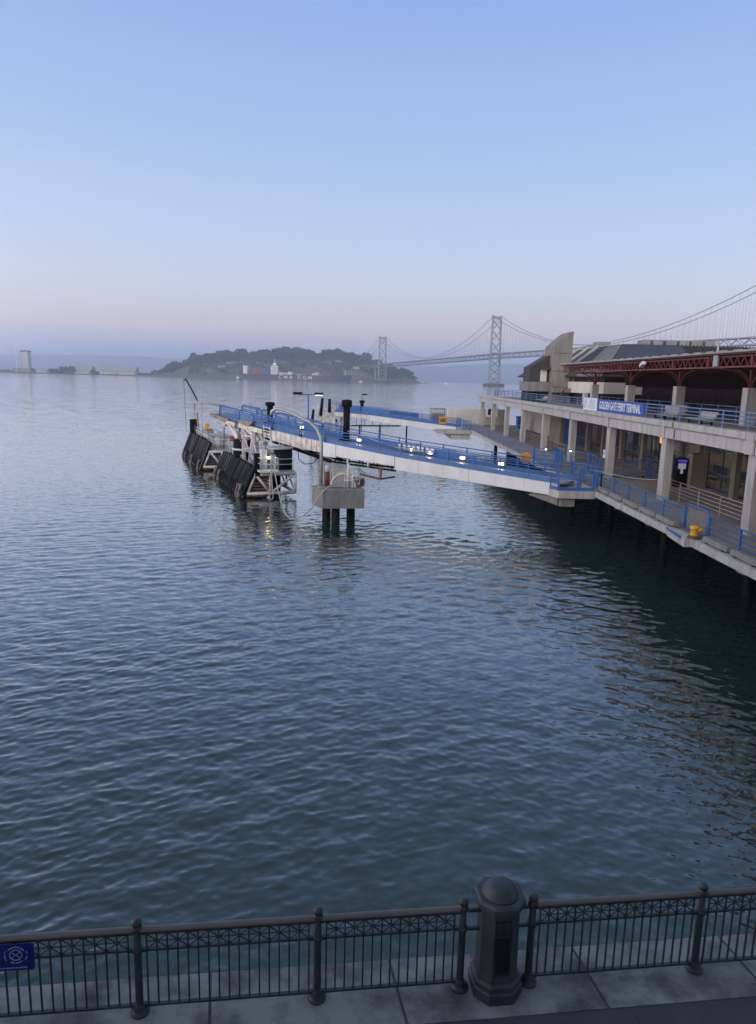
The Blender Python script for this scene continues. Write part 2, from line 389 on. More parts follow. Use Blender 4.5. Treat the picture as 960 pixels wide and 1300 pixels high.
POSTX = [-4.3, -2.31, -.41, 1.20, 2.00, 4.03, 6.1]
ORD = ['', 'leftmost iron railing post in view', 'iron railing post standing midway between the blue sign and the big pedestal',
       'iron railing post close against the left side of the louvred pedestal', 'iron railing post close against the right side of the louvred pedestal',
       'rightmost iron railing post in view, far right of the pedestal', '']
def railing_post():
    t = thing('railing_post', 'iron railing post', 'post', group='round iron posts of the waterfront railing')
    MB().lathe([(.045, .0), (.045, .05), (.042, .06), (.040, .70), (.037, 1.04)], n=20).build('shaft', 'iron', t)
    MB().lathe([(.10, 0), (.10, .02), (.076, .032), (.066, .055), (.064, .08), (.05, .095), (.0455, .115)], n=20).build('base', 'iron', t)
    MB().lathe([(.0455, .745), (.055, .752), (.055, .79), (.0455, .797)], n=20).build('collar', 'iron', t)
    MB().lathe([(.044, 1.00), (.056, 1.008), (.056, 1.045), (.046, 1.055), (.042, 1.072), (.048, 1.08), (.053, 1.10), (.049, 1.118), (.034, 1.132), (.012, 1.14)], n=20).build('cap', 'iron', t)
    return t
post0 = railing_post(); first = True
for i, x in enumerate(POSTX):
    if i in (0, 6): continue
    o = post0 if first else dup(post0); first = False
    o.location = FP(x); o.rotation_euler = (0, 0, FS); o['label'] = ORD[i]
PL = ['railing section with the blue notice sign, running out of view at left', 'second railing section from the left, between two round posts',
      'railing section between the middle round post and the louvred pedestal', None, 'railing section running right from the louvred pedestal to the last post in view',
      'railing section at the far right edge, running out of view']
def railing_section(x0, x1, label):
    L_ = (x1 - x0)/math.cos(FS)
    t = thing('railing_section', 'dark iron ' + label, 'railing', FP(x0), FS, 'iron railing sections along the waterfront')
    a, c = .055, L_ - .055
    pts = []
    for k in range(12):
        w = 2*math.pi*k/12; pts.append((.043*math.cos(w), 1.012 + .024*math.sin(w)))
    MB().ext([(.03, y, z) for y, z in pts], (L_-.06, 0, 0)).build('handrail', 'handrail', t)
    MB().box(a-.02, c+.02, -.014, .014, .955, .975).build('top_bar', 'iron', t)
    MB().box(a-.02, c+.02, -.016, .016, .755, .780).build('middle_bar', 'iron', t)
    MB().box(a-.02, c+.02, -.018, .018, .075, .100).build('bottom_bar', 'iron', t)
    n = max(4, int(round((c-a-.08)/.112))); n += n % 2
    st = (c-a-.08)/n; bs = None
    for k in range(n+1):
        x = a + .04 + st*k
        if bs is None:
            bs = MB().box(-.0085, .0085, -.0085, .0085, .1005, .7545).build('baluster', 'iron', t); bs.location = (x, 0, 0)
        else:
            d = bs.copy(); COL.objects.link(d); d.parent = t; d.location = (x, 0, 0)
    lt = MB()
    for k in range(0, n, 2):
        xa, xm, xb = a+.04+st*k, a+.04+st*(k+1), a+.04+st*(k+2)
        za, zm, zb = .7805, .8675, .9545
        for q in ((xa, za), (xa, zb), (xb, za), (xb, zb)):
            lt.bar((xm, 0, zm), (q[0], 0, q[1]), .012, .012)
        lt.bar((xa+.009, .0015, zm), (xb-.009, .0015, zm), .010, .010)
        lt.box(xm-.007, xm+.007, -.0065, .0065, za, zb)
        lt.box(xa-.0075, xa+.0075, -.0085, .0085, za, zb)
        lt.lathe([(.004, -.014), (.019, -.010), (.019, .010), (.004, .014)], n=8, c=(xm, 0, zm)) 
    lt.box(c-.04-.0075, c-.04+.0075, -.0085, .0085, .7805, .9545)
    lt.build('lattice_band', 'iron', t)
    for xx in (0.03, L_-.09):
        for z in (.748, .066): MB().box(xx, xx+.06, -.020, .020, z, z+.042).build('bracket', 'iron', t)
    return t
for i in range(6):
    if i == 3: continue
    railing_section(POSTX[i], POSTX[i+1], PL[i])
# short stubs joining the pedestal to its two posts
# pedestal
pc = FP(1.605, -.005)
t = thing('pedestal', 'weathered octagonal iron pedestal with a louvred panel and a shallow domed top', 'pedestal', pc, FS)
def octo(hx, hy, c): return [(-hx+c, -hy), (hx-c, -hy), (hx, -hy+c), (hx, hy-c), (hx-c, hy), (-hx+c, hy), (-hx, hy-c), (-hx, -hy+c)]
def octs(levels):
    b = MB(); vs = []; fs = []
    for hx, hy, c, z in levels: vs += [(x, y, z) for x, y in octo(hx, hy, c)]
    for i in range(len(levels)-1):
        for k in range(8): fs.append((i*8+k, i*8+(k+1) % 8, (i+1)*8+(k+1) % 8, (i+1)*8+k))
    fs.append(tuple(reversed(range(8)))); fs.append(tuple((len(levels)-1)*8+k for k in range(8)))
    return b.add(vs, fs)
octs([(.335, .335, .17, 0), (.335, .335, .17, .12), (.315, .315, .16, .14), (.315, .315, .16, .20), (.285, .285, .145, .23)]).build('plinth', 'iron_ped', t)
octs([(.275, .275, .14, .23), (.262, .262, .135, .30), (.250, .250, .13, 1.08), (.262, .262, .135, 1.10)]).build('body', 'iron_ped', t)
octs([(.285, .285, .145, 1.10), (.315, .315, .16, 1.13), (.315, .315, .16, 1.19), (.290, .290, .15, 1.215)]).build('cap', 'iron_ped', t)
MB().lathe([(.245, 1.2155), (.245, 1.232), (.228, 1.236), (.215, 1.262), (.185, 1.30), (.13, 1.335), (.065, 1.353), (.012, 1.358)], n=36).build('dome', 'iron_ped', t)
lp = MB()
zf = lambda z: -.2615 - (-.0115)*((z-.30)/.78)
lp.box(-.105, .105, -.266, -.2600, .33, .345).box(-.105, .105, -.262, -.2520, 1.00, 1.015)
for k in range(17):
    z = .375 + k*.0265
    lp.bar((-.088, zf(z)-.006, z), (.088, zf(z)-.006, z), .022, .012)
for sx_ in (-1, 1): lp.bar((sx_*.10, zf(.345)-.004, .345), (sx_*.10, zf(1.0)-.004, 1.0), .016, .014)
lp.bar((-.09, zf(.84)-.004, .84), (.09, zf(.84)-.004, .84), .014, .014)
panel = lp.build('louvre_panel', 'louver', t)
rg = MB()
pts = [(.052*math.cos(w*math.pi/10), zf(.92)-.006, .92+.052*math.sin(w*math.pi/10)) for w in range(21)]
rg.tube(pts, .008, 6, cap=False); rg.tube([(.02*math.cos(w*math.pi/6), zf(.92)-.006, .92+.02*math.sin(w*math.pi/6)) for w in range(13)], .007, 6, cap=False)
rg.build('medallion', 'louver', panel)
for sx_ in (-1, 1):
    for z in (.77, 1.005): MB().bar((sx_*.25, 0, z), (sx_*(.42 if sx_ < 0 else .44), 0, z), .035, .035).build('rail_stub', 'iron', t)
t.scale = (.83, .83, .985)
# blue notice sign
o = FP(-3.70, -.045); t = thing('notice_sign', 'blue notice sign with a white crossed ring emblem fixed to the railing', 'sign', (o[0], o[1], 3.2+.66), FS)
sgn = MB(); w, h, r = .37, .31, .03
poly = []
for cx, cz, a in ((w-r, h-r, 0), (-w+r, h-r, 90), (-w+r, -.0+r, 180), (w-r, r, 270)):
    for k in range(5): poly.append((cx + r*math.cos(R(a+k*22.5)), 0, cz + r*math.sin(R(a+k*22.5))))
sgn.ext(poly, (0, .008, 0)).build('panel', 'sign_blue', t)
em = MB(); ex, ez = .19, .185
def ring(b, cx, cz, r, th, a0=0, a1=360, n=36):
    b.tube([(cx + r*math.cos(R(a0+(a1-a0)*k/n)), -.003, cz + r*math.sin(R(a0+(a1-a0)*k/n))) for k in range(n+1)], th, 6)
ring(em, ex, ez, .060, .0055)
for a in (38, 142): em.bar((ex-.05*math.cos(R(a)), -.003, ez-.05*math.sin(R(a))), (ex+.05*math.cos(R(a)), -.003, ez+.05*math.sin(R(a))), .006, .006, (0, 1, 0))
em.build('emblem', 'sign_pale', t)
m2 = MB()
for a0, a1 in ((100, 140), (65, 96), (30, 60), (235, 262), (270, 310)): ring(m2, ex, ez, .093, .0055, a0, a1, 10)
for a0, a1 in ((150, 168), (4, 22), (200, 215)): ring(m2, ex, ez, .112, .004, a0, a1, 6)
m2.bar((ex-.108, -.003, ez-.032), (ex-.108, -.003, ez+.004), .012, .006, (0, 1, 0)).bar((ex+.09, -.003, ez-.06), (ex+.112, -.003, ez-.022), .010, .006, (0, 1, 0))
m2.build('emblem_marks', 'sign_pale', t)
m3 = MB()
x = -.30
while x < .28:
    q = random.uniform(.014, .04); m3.bar((x, -.0015, .034), (x+q, -.0015, .034), .004, .011); x += q + .008
for q in (.17, .10): m3.bar((-.05, -.0015, q), (-.02, -.0015, q), .004, .03)
m3.build('caption', 'sign_pale', t)

# ------------------------------------------------------------------ ferry terminal
YC = [32.15 + 9.86*k for k in range(-2, 9)]
XD = 14.95
term = thing('ferry_terminal', 'two-storey concrete ferry terminal with open columned lower deck over the water', 'building', (XD, 12, 0))
def tb(b, name, m, parent=term): return b.build(name, m, parent, True)
b = MB().box(XD+.31, 62, 10, 114, 2.86, 3.2); tb(b, 'lower_deck', 'deckfloor')
b = MB().box(XD-.03, XD+.30, 10, 31.0, 2.84, 3.19).box(XD-.03, XD+.30, 33.4, 114, 2.84, 3.19)
tb(b, 'edge_beam', 'concrete')
b = MB().prism([(XD-.28, 31.0), (XD+.3, 31.0), (XD+.3, 33.4), (XD-.05, 33.4)][::-1], 2.78, 3.207); tb(b, 'mooring_pad', 'concrete')
b = MB().bar((XD-.31, 31.4, 3.15), (XD-.08, 33.42, 3.15), .05, .10); tb(b, 'pad_edge_angle', 'blue')
pl0 = None
for y in [13.2 + 9.86*k for k in range(10)]:
    for x in (19.0, 21.5):
        if pl0 is None:
            pl0 = MB().lathe([(.28, -3.5), (.28, 0), (.25, .5), (.25, 2.39)], n=12).build('pile', 'pile', term)
            pl0.location = (x-XD, y-12, 0)
        else:
            d = pl0.copy(); COL.objects.link(d); d.parent = term; d.location = (x-XD, y-12, 0)
b = MB()
for y in [13.2 + 4.93*k for k in range(20)]: b.box(XD+.75, 40, y-.3, y+.3, 2.4, 2.855)
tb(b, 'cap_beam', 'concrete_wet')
for i, y in enumerate(YC):
    b = MB().box(18.0, 18.5, y-.33, y+.33, 3.2, 7.0)
    tb(b, 'column', 'concrete')
b = MB()
ends = [11] + YC + [113.4]
b.box(17.88, 18.40, 11, 113.4, 7.0, 7.60).box(17.97, 18.40, 11, 113.4, 7.60, 7.68)
b.box(17.76, 18.46, 11, 113.4, 7.68, 8.0)
tb(b, 'fascia_beam', 'concrete')
b = MB()
for y in YC: b.box(17.79, 17.877, y-.33, y+.33, 6.985, 7.675)
tb(b, 'pilaster_head', 'concrete')
b = MB().box(18.41, 62, 11, 113.4, 7.42, 7.75); tb(b, 'terrace_slab', 'deckfloor')
b = MB()
for y in YC: b.box(18.65, 24, y-.35, y+.35, 6.85, 7.415)
tb(b, 'cross_beam', 'concrete')
stn = MB().box(17.752, 17.759, 40.35, 40.55, 7.68, 7.98).box(17.871, 17.878, 40.3, 40.5, 7.05, 7.58); tb(stn, 'rust_stain', 'rust')
# inner columns and storefront
for y in [28 + 4.93*k for k in range(10)]:
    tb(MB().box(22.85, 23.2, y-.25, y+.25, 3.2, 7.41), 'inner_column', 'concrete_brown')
XS = 23.62
sill = MB().box(XS-.06, XS+.06, 20, 79, 3.2, 3.36); tb(sill, 'storefront_sill', 'winframe')
tb(MB().box(XS-.05, XS+.05, 20, 79, 6.95, 7.41), 'storefront_head', 'winframe')
for k in range(30):
    y0 = 20 + k*59/30; y1 = y0 + 59/30
    fr = MB().box(XS-.05, XS+.05, y0, y0+.09, 3.36, 6.95).box(XS-.045, XS+.045, y0+.09, y1, 4.22, 4.36).box(XS-.045, XS+.045, y0+.09, y1, 5.9, 5.98)
    w_ = tb(fr, 'window_bay', 'winframe')
    tb(MB().box(XS-.008, XS+.008, y0+.09, y1, 3.36, 6.95), 'pane', 'glass', w_)
tb(MB().box(31, 31.2, 20, 79, 3.2, 7.41), 'back_wall', 'cream')
b = MB()
for y in range(24, 78, 3): b.box(26.2, 26.9, y, y+2.2, 3.5, 3.64).box(26.8, 26.9, y, y+2.2, 3.64, 4.2).box(26.25, 26.33, y+.1, y+.2, 3.2, 3.5).box(26.25, 26.33, y+2, y+2.1, 3.2, 3.5)
tb(b, 'waiting_seats', 'blue_light')
b = MB()
for y in range(22, 78, 3): b.box(25.5, 29.5, y, y+.25, 7.30, 7.40)
tb(b, 'indoor_fill_light', 'indoor_fill')  # ceiling strips added only to brighten the room behind the glass
b = MB()
for y in range(25, 76, 7): b.box(30.6, 30.98, y, y+3.4, 4.6, 6.3)
tb(b, 'wall_board', 'winframe')
tb(MB().box(23.3, 23.5, 54.6, 55.2, 3.2, 6.9), 'dark_post', 'dark'); tb(MB().box(23.28, 23.298, 54.7, 55.1, 5.6, 6.1), 'lit_sign', 'lit_orange')
# kiosk wall with blue door and ribbed screens farther along
tb(MB().box(22.0, 27, 79.2, 84, 3.2, 7.41), 'kiosk_wall', 'concrete_brown')
tb(MB().box(22.4, 23.5, 79.10, 79.195, 3.2, 6.6), 'kiosk_door', 'blue')
b = MB()
for y0, y1, x in ((88, 103, 23.4),):
    b.box(x, x+.12, y0, y1, 3.4, 6.4)
    n = int((y1-y0)/.4)
    for k in range(n): b.box(x-.10, x, y0+k*.4, y0+k*.4+.2, 3.4, 6.4)
tb(b, 'ribbed_screen', 'ribbed')
# terrace railing
def railing(name, label, cat, pts, posts, h, nr, m, base_z, r=.03, kick=False, grp=None, toptube=.035):
    p0 = Vector((*pts[0], base_z)); t = thing(name, label, cat, p0, 0, grp)
    for (x0, y0), (x1, y1) in zip(pts, pts[1:]):
        for k in range(nr):
            z = base_z + h*(1 - k/nr*.92) - (.0 if k else 0)
            MB().tube([(x0, y0, z), (x1, y1, z)], toptube if k == 0 else r*.8, 6).build('rail', m, t, True)
        L_ = math.hypot(x1-x0, y1-y0); n = max(1, int(round(L_/posts)))
        for k in range(n+1):
            x, y = x0+(x1-x0)*k/n, y0+(y1-y0)*k/n
            MB().box(x-r, x+r, y-r, y+r, base_z, base_z+h-.02).build('post', m, t, True)
    return t
railing('terrace_railing', 'blue pipe railing along the upper terrace edge above the concrete fascia', 'railing', [(18.12, 13), (18.12, 100.5)], 2.5, .88, 4, 'blue_light', 8.0, .03)
railing('terrace_back_railing', 'second pale blue railing on the terrace under the maroon canopy', 'railing', [(24.6, 24), (24.6, 74)], 2.5, 1.05, 3, 'blue_light', 7.75, .03)
railing('terrace_end_railing', 'blue railing across the far end of the upper terrace', 'railing', [(18.3, 100.9), (33, 100.9)], 2.5, .95, 4, 'blue_light', 8.0, .03)
# banner
t = thing('terminal_banner', 'long blue and white banner on the terrace railing reading GOLDEN GATE FERRY TERMINAL', 'banner', (18.0, 52, 8.0))
MB().box(18.035, 18.055, 45.6, 55.05, 8.02, 8.90).build('blue_panel', 'banner_blue', t, True)
wp = MB().box(18.030, 18.050, 55.06, 58.5, 8.00, 8.96).build('white_panel', 'sign_white', t, True)
b = MB()
for k in range(7): b.box(18.022, 18.030, 55.5, 57.4 - .12*k, 8.12+.11*k, 8.17+.11*k)
b.box(18.022, 18.030, 57.75, 57.95, 8.1, 8.85).box(18.022, 18.030, 58.1, 58.25, 8.1, 8.85).box(18.022, 18.03, 56.6, 56.75, 8.6, 8.92)
b.build('logo_marks', 'sign_pale', wp, True)
text_mesh('GOLDEN GATE FERRY TERMINAL', .82, .006, 'lettering', 'sign_white', t, frame3((18.026, 50.3, 8.45), (0, -1, 0), (0, 0, 1)), squash=.68, spacing=1.0)
# deck railing with gate, kerb blocks, bollard
XR = 15.62
railing('deck_railing', 'blue pipe railing on the lower deck from the gangway landing to the mesh gate', 'railing', [(15.0, 47.9), (XR, 45.6), (XR, 33.25)], 2.55, 1.05, 4, 'blue', 3.2, .04)
railing('deck_railing', 'blue pipe railing on the lower deck right of the mesh gate and yellow bollard', 'railing', [(XR, 30.75), (XR, 12)], 2.55, 1.05, 4, 'blue', 3.2, .04)
railing('deck_railing', 'long blue and grey railing along the lower deck beyond the gangway, towards the far landing', 'railing', [(15.05, 53.5), (15.05, 98.5)], 2.5, 1.1, 6, 'blue_light', 3.2, .03)
t = thing('deck_gate', 'small blue gate with rounded corners and wire mesh behind the yellow bollard', 'gate', (XR, 32.0, 3.2))
fr = [(XR, 33.1, 3.30), (XR, 33.1, 4.3), (XR, 32.95, 4.46), (XR, 31.05, 4.46), (XR, 30.9, 4.3), (XR, 30.9, 3.30), (XR, 33.1, 3.30)]
MB().tube(fr, .05, 8).build('gate_frame', 'blue', t, True)
b = MB()
for k in range(21): b.bar((XR, 30.98+k*.1, 3.34), (XR, 30.98+k*.1, 4.42), .012)
for k in range(10): b.bar((XR+.013, 30.95, 3.4+k*.1), (XR+.013, 33.05, 3.4+k*.1), .012)
b.build('wire_mesh', 'galv', t, True)
bl = ['first kerb block from the gangway landing', 'second kerb block from the gangway landing', 'third kerb block from the gangway landing', 'fourth kerb block from the gangway landing', 'kerb block just before the mesh gate', 'kerb block just right of the yellow bollard', 'second kerb block right of the yellow bollard', 'kerb block at the right edge of the picture']
k0 = None
for i, y in enumerate((43.9, 41.5, 39.1, 36.7, 34.4, 29.2, 26.8, 24.4)):
    if k0 is None:
        b = MB(); b.ext([(-.16, -1.05, .06), (.16, -1.05, .06), (.11, -1.05, .28), (-.11, -1.05, .28)], (0, 2.1, 0))
        k0 = b.build('kerb_block', 'concrete_wet'); o = k0
        for yy in (-.7, .7): MB().box(-.14, .14, yy-.1, yy+.1, 0, .0595).build('foot', 'black', k0)
    else: o = dup(k0)
    o.location = (15.27, y, 3.2); tag(o, 'grey concrete ' + bl[i] + ' on the deck edge', 'kerb block', 'concrete kerb blocks along the lower deck edge')
t = thing('mooring_bollard', 'squat yellow mooring bollard with a side horn on the deck edge', 'bollard', (15.12, 31.05, 3.207))
MB().lathe([(.20, .12), (.19, .16), (.17, .34), (.21, .40), (.23, .47), (.21, .54), (.10, .58)], n=18).build('head', 'yellow', t)
MB().tube([(.10, -.10, .40), (.28, -.20, .42)], [.10, .08], 10).build('horn', 'yellow', t)
MB().lathe([(.30, 0), (.30, .05), (.21, .12)], n=18).build('base', 'rust', t)
railing('queue_railing', 'thin grey railing running between the two nearest front columns', 'railing', [(18.9, 43.6), (18.9, 33.9)], 2.4, 1.15, 5, 'galv', 3.2, .022, toptube=.022)
railing('queue_railing', 'short grey railing at the right behind the nearest column', 'railing', [(21.5, 37.5), (21.5, 31.5)], 2.0, 1.15, 5, 'galv', 3.2, .022, toptube=.022)
railing('walkway_railing', 'dark thin railing on the lower deck among the far columns', 'railing', [(19.2, 96), (19.2, 64)], 1.2, 1.05, 2, 'galv', 3.2, .02, toptube=.02)
t = thing('barrier_rope', 'pale rope tied slack from a front column to the deck railing', 'rope', (18.1, 42.8, 3.2))
MB().tube([(18.1, 42.3, 4.35), (17.6, 43.6, 4.2), (17.0, 45.0, 4.13), (16.4, 46.3, 4.15), (15.6, 47.6, 4.25)], .02, 6).build('cord', 'rope', t, True)
# blue gate fence between the columns and beside the landing
def gate_leaf(name, label, p, q, h=1.25, n=5, m='blue', g=None, z0=3.2):
    p = Vector((*p, z0)); q = Vector((*q, z0)); t = thing(name, label, 'gate', p, 0, g)
    d = (q-p); L_ = d.length; d.normalize(); Z = Vector((0, 0, 1))
    MB().bar(p+Z*.0, p+Z*(h+.1), .14).build('hinge_post', m, t, True)
    MB().bar(q+Z*.0, q+Z*(h+.02), .10).build('latch_post', m, t, True)
    b = MB()
    for k in range(n+1): b.bar(p+d*.08+Z*(.12+(h-.15)*k/n), q-d*.06+Z*(.12+(h-.15)*k/n), .05, .06 if k in (0, n) else .035)
    b.bar(p+d*(L_*.5)+Z*.12, p+d*(L_*.5)+Z*h, .06)
    b.build('rails', m, t, True)
    b = MB()
    for u in (.55, .92):
        c = p+d*(L_*u); b.lathe([(.03, -.05), (.09, -.04), (.09, .04), (.03, .05)], c=(c.x, c.y, .09+z0), n=10)
    b.build('castor', 'black', t, True)
    return t
G = 'blue steel gates on the ferry landing'
gate_leaf('landing_gate', 'blue rolling gate standing right of the third front column', (17.6, 51.9), (21.2, 51.9), 1.35, 5, 'blue', G)
gate_leaf('landing_gate', 'blue gate leaf just right of the first one, before the glass front', (21.4, 51.9), (22.6, 51.5), 1.35, 5, 'blue', G)
gate_leaf('landing_gate', 'narrow blue gate with a lamp beside the yellow disc, left end of the landing', (14.3, 59.0), (15.9, 58.6), 1.45, 2, 'blue', G)
gate_leaf('landing_gate', 'wide blue gate with thin rails across the middle of the landing', (16.05, 58.5), (17.7, 55.2), 1.45, 3, 'blue', G)
gate_leaf('landing_gate', 'short blue gate turned sideways next to the third front column', (17.72, 54.9), (17.75, 53.2), 1.45, 3, 'blue', G)
gate_leaf('landing_gate', 'small blue double gate where the deck railing meets the landing', (15.1, 50.6), (16.1, 48.0), 1.25, 4, 'blue', G)
for i, (p, lab) in enumerate((((15.15, 58.62, 4.55), 'small bright lamp on the narrow landing gate'), ((16.75, 56.9, 4.62), 'small bright lamp on the wide landing gate'))):
    t = thing('gate_lamp', lab, 'lamp', p, 0, 'small lamps on the landing gates')
    MB().box(-.09, .09, -.02, .08, -.11, .11).build('housing', 'black', t)
    MB().lathe([(.02, -.05), (.075, -.03), (.075, .03), (.02, .05)], c=(0, -.07, 0), n=10).build('lens', 'lamp_white', t)
# ticket machines, bins, post sign, seats
t = thing('ticket_kiosk', 'tall brown ticket machine cabinet with a lit purple and white screen', 'kiosk', (22.4, 47.4, 3.2))
MB().box(-.25, .85, -.55, .3, 0, 2.35).build('cabinet', 'concrete_brown', t)
MB().box(-1.05, -.28, -.1, .45, 0, 2.0).build('machine', 'black', t)
MB().box(-1.02, -.40, -.118, -.103, 1.72, 1.92).build('header', 'screen', t)
MB().box(-.98, -.45, -.115, -.103, 1.28, 1.66).box(-.80, -.62, -.115, -.103, .95, 1.28).build('screen', 'screen_w', t)
t = thing('litter_bin', 'round pale concrete litter bin with dark dished lid among the far columns', 'bin', (19.4, 86.5, 3.2))
MB().lathe([(.42, 0), (.42, 1.0)], n=18).build('body', 'concrete', t); MB().lathe([(.44, 1.001), (.44, 1.1), (.30, 1.18), (.12, 1.55), (.05, 1.6)], n=18).build('lid', 'galv', t)
t = thing('blue_cabinet', 'blue ticket cabinet standing on the far part of the lower deck', 'cabinet', (21.5, 97.5, 3.2))
MB().box(-.6, .6, -.5, .5, 0, 2.1).build('body', 'blue', t); MB().box(-.66, .66, -.56, .56, 2.101, 2.22).build('lid', 'black', t); MB().box(-.4, .4, -.515, -.502, 1.2, 1.8).build('screen', 'dark', t)
t = thing('wall_notice', 'small framed black and white poster hung between the two farthest columns', 'sign', (18.1, 106.8, 5.6))
MB().box(.0, 1.8, 0, .05, -.75, .65).build('frame', 'sign_white', t); MB().prism([(.3, -.012), (.75, -.012), (.75, -.002), (.3, -.002)], -.5, .35).box(1.0, 1.4, -.012, -.002, -.45, .35).box(.4, 1.35, -.012, -.002, .15, .4).build('print', 'black', t)
t = thing('column_notice', 'small white notice fixed on the third front column', 'sign', (17.99, 52.3, 4.9))
MB().box(-.03, -.002, -.22, .22, -.3, .3).build('plate', 'sign_white', t); MB().box(-.036, -.031, -.15, .15, -.05, .2).build('mark', 'sign_pale', t)
S0 = None
for i, (y, x, lab) in enumerate(((46.3, 19.7, 'left of the nearer canopy column'), (41.3, 19.7, 'in the middle of the near terrace, right of the canopy column'), (80, 19.8, 'at the far end of the terrace'))):
    if S0 is None:
        S0 = thing('bench', '', 'bench', (0, 0, 0), 0, 'pale benches on the upper terrace')
        b = MB()
        for k in range(5): b.box(-.35+k*.15, -.23+k*.15, -1.0, 1.0, .42, .47)
        b.build('seat', 'beige', S0)
        MB().ext([(.36, -1.0, .48), (.41, -1.0, .48), (.62, -1.0, .86), (.57, -1.0, .86)], (0, 2.0, 0)).build('backrest', 'beige', S0)
        for yy in (-.8, .8): MB().box(-.3, -.22, yy-.04, yy+.04, 0, .418).box(.3, .38, yy-.04, yy+.04, 0, .418).bar((-.22, yy, .2), (.3, yy, .2), .05).build('leg', 'black', S0)
        o = S0
    else: o = dup(S0)
    o.location = (x, y, 7.75); o['label'] = 'pale slatted bench ' + lab
t = thing('round_planter', 'grey round concrete planter at the foot of the second canopy column', 'planter', (21.9, 49.5, 7.75))
MB().lathe([(.55, 0), (.75, .5), (.78, .95), (.70, .98), (.66, .85), (.1, .85)], n=20).build('tub', 'concrete', t)

# ------------------------------------------------------------------ canopy on the terrace
b = MB()
for y in YC:
    for e in (-.36, .34): b.box(17.873, 17.8795, y+e, y+e+.02, 7.0, 7.6).box(17.753, 17.7595, y+e, y+e+.02, 7.68, 8.0)
tb(b, 'form_joint', 'dark')
can = thing('terrace_canopy', 'low terrace canopy with maroon steel truss edge on concrete posts', 'canopy', (20.6, 44, 7.75))
CY = [13.2, 23.0] + [32.9 + 9.86*k for k in range(5)]
for y in CY:
    p_ = MB().box(23.0, 23.65, y-.32, y+.32, 7.75, 10.05).build('column', 'concrete', can, True)
    b = MB().box(23.22, 23.42, y-.1, y+.1, 10.05, 11.2)
    for s in (-1, 1):
        b.tube([(23.32, y+s*(.1+2.2*(1-math.cos(R(a)))), 10.1+1.08*math.sin(R(a))) for a in range(0, 91, 15)], .06, 6)
        b.tube([(23.32+s*(.1+1.9*(1-math.cos(R(a)))), y, 10.1+1.08*math.sin(R(a))) for a in range(0, 91, 15)], .06, 6)
    b.build('bracket', 'red', can, True)
def truss(p, q, h, n, m, name, parent, w=.09, dbl=True):
    p = Vector(p); q = Vector(q); Z = Vector((0, 0, 1)); b = MB()
    b.bar(p, q, w, w*1.2).bar(p+Z*h, q+Z*h, w, w*1.2)
    for k in range(n):
        a = p+(q-p)*(k/n); c = p+(q-p)*((k+1)/n); m_ = (a+c)/2
        b.bar(a+Z*.03, m_+Z*(h-.03), w*.6).bar(m_+Z*(h-.03), c+Z*.03, w*.6)
    return b.build(name, m, parent, True)
truss((20.6, 11, 11.2), (20.6, 74.8, 11.2), .58, 84, 'red', 'edge_truss', can, .075)
b = MB()
for y in [13.2+4.93*k for k in range(13)]: b.box(20.52, 20.68, y-.07, y+.07, 11.13, 11.83)
b.build('truss_post', 'red', can, True)
truss((20.7, 74.8, 11.2), (60, 74.8, 11.2), .58, 40, 'red', 'end_truss', can)
for y in CY:
    truss((20.7, y, 11.2), (60, y, 11.2), .5, 32, 'dkred', 'cross_truss', can)
b = MB()
for x in (26, 29, 32, 35, 38, 41, 44, 47, 50, 53, 56, 59): b.box(x-.06, x+.06, 11, 74.6, 11.3, 11.6)
for y in [15.7+4.93*k for k in range(12)]: b.box(20.75, 60, y-.05, y+.05, 11.62, 11.80)
b.build('purlin', 'dkred', can, True)
MB().box(27.5, 60, 75.12, 75.3, 9.9, 11.87).build('end_screen', 'dkred', can, True)
MB().box(20.35, 60.2, 10.8, 75.1, 11.88, 11.98).build('roof_deck', 'dkred', can, True)
b = MB().box(20.28, 60.3, 10.7, 75.2, 11.982, 12.08)
for k in range(40): b.bar((20.32, 11+k*1.62, 12.1), (20.32, 11+k*1.62+.9, 12.1), .05, .06)
b.build('roof_sheet', 'rooftop', can, True)
t = thing('security_camera', 'white security camera on an arm at the canopy edge', 'camera', (20.5, 52.2, 11.5))
MB().bar((0, 0, .15), (-.25, 0, .0), .06).build('arm', 'white', t); MB().bar((-.2, .45, -.05), (-.35, -.45, .18), .26, .22).build('housing', 'white', t)
t = thing('vent_pipe', 'pale vent pipe rising at the canopy edge', 'pipe', (20.48, 41.6, 11.3))
MB().tube([(0, 0, 0), (0, 0, 1.55)], .06, 8).build('pipe', 'galv', t); MB().box(-.09, .02, -.25, .25, -.05, .65).build('box', 'galv', t)

# ------------------------------------------------------------------ plaza building and stair tower
pb = thing('plaza_building', 'concrete plaza building with dark sloping metal roof behind the red canopy', 'building', (45, 95, 7.75))
E1, E2, T1, T2 = (23.7, 80.5, 11.0), (25.7, 77.8, 11.0), (29.3, 87, 14.75), (29.9, 84, 14.8)
zt = 14.85
E3, T3 = (75, 77.8, 11.0), (75, 84, zt)
E0, T0 = (23.7, 112, 11.0), (29.3, 112, 14.7)
def slab(q, name, m, th=.15):
    n = (Vector(q[1])-Vector(q[0])).cross(Vector(q[2])-Vector(q[0])).normalized()
    return MB().ext(q, n*-th).build(name, m, pb, True)
slab([E2, E3, T3, T2], 'front_roof', 'roofmetal')
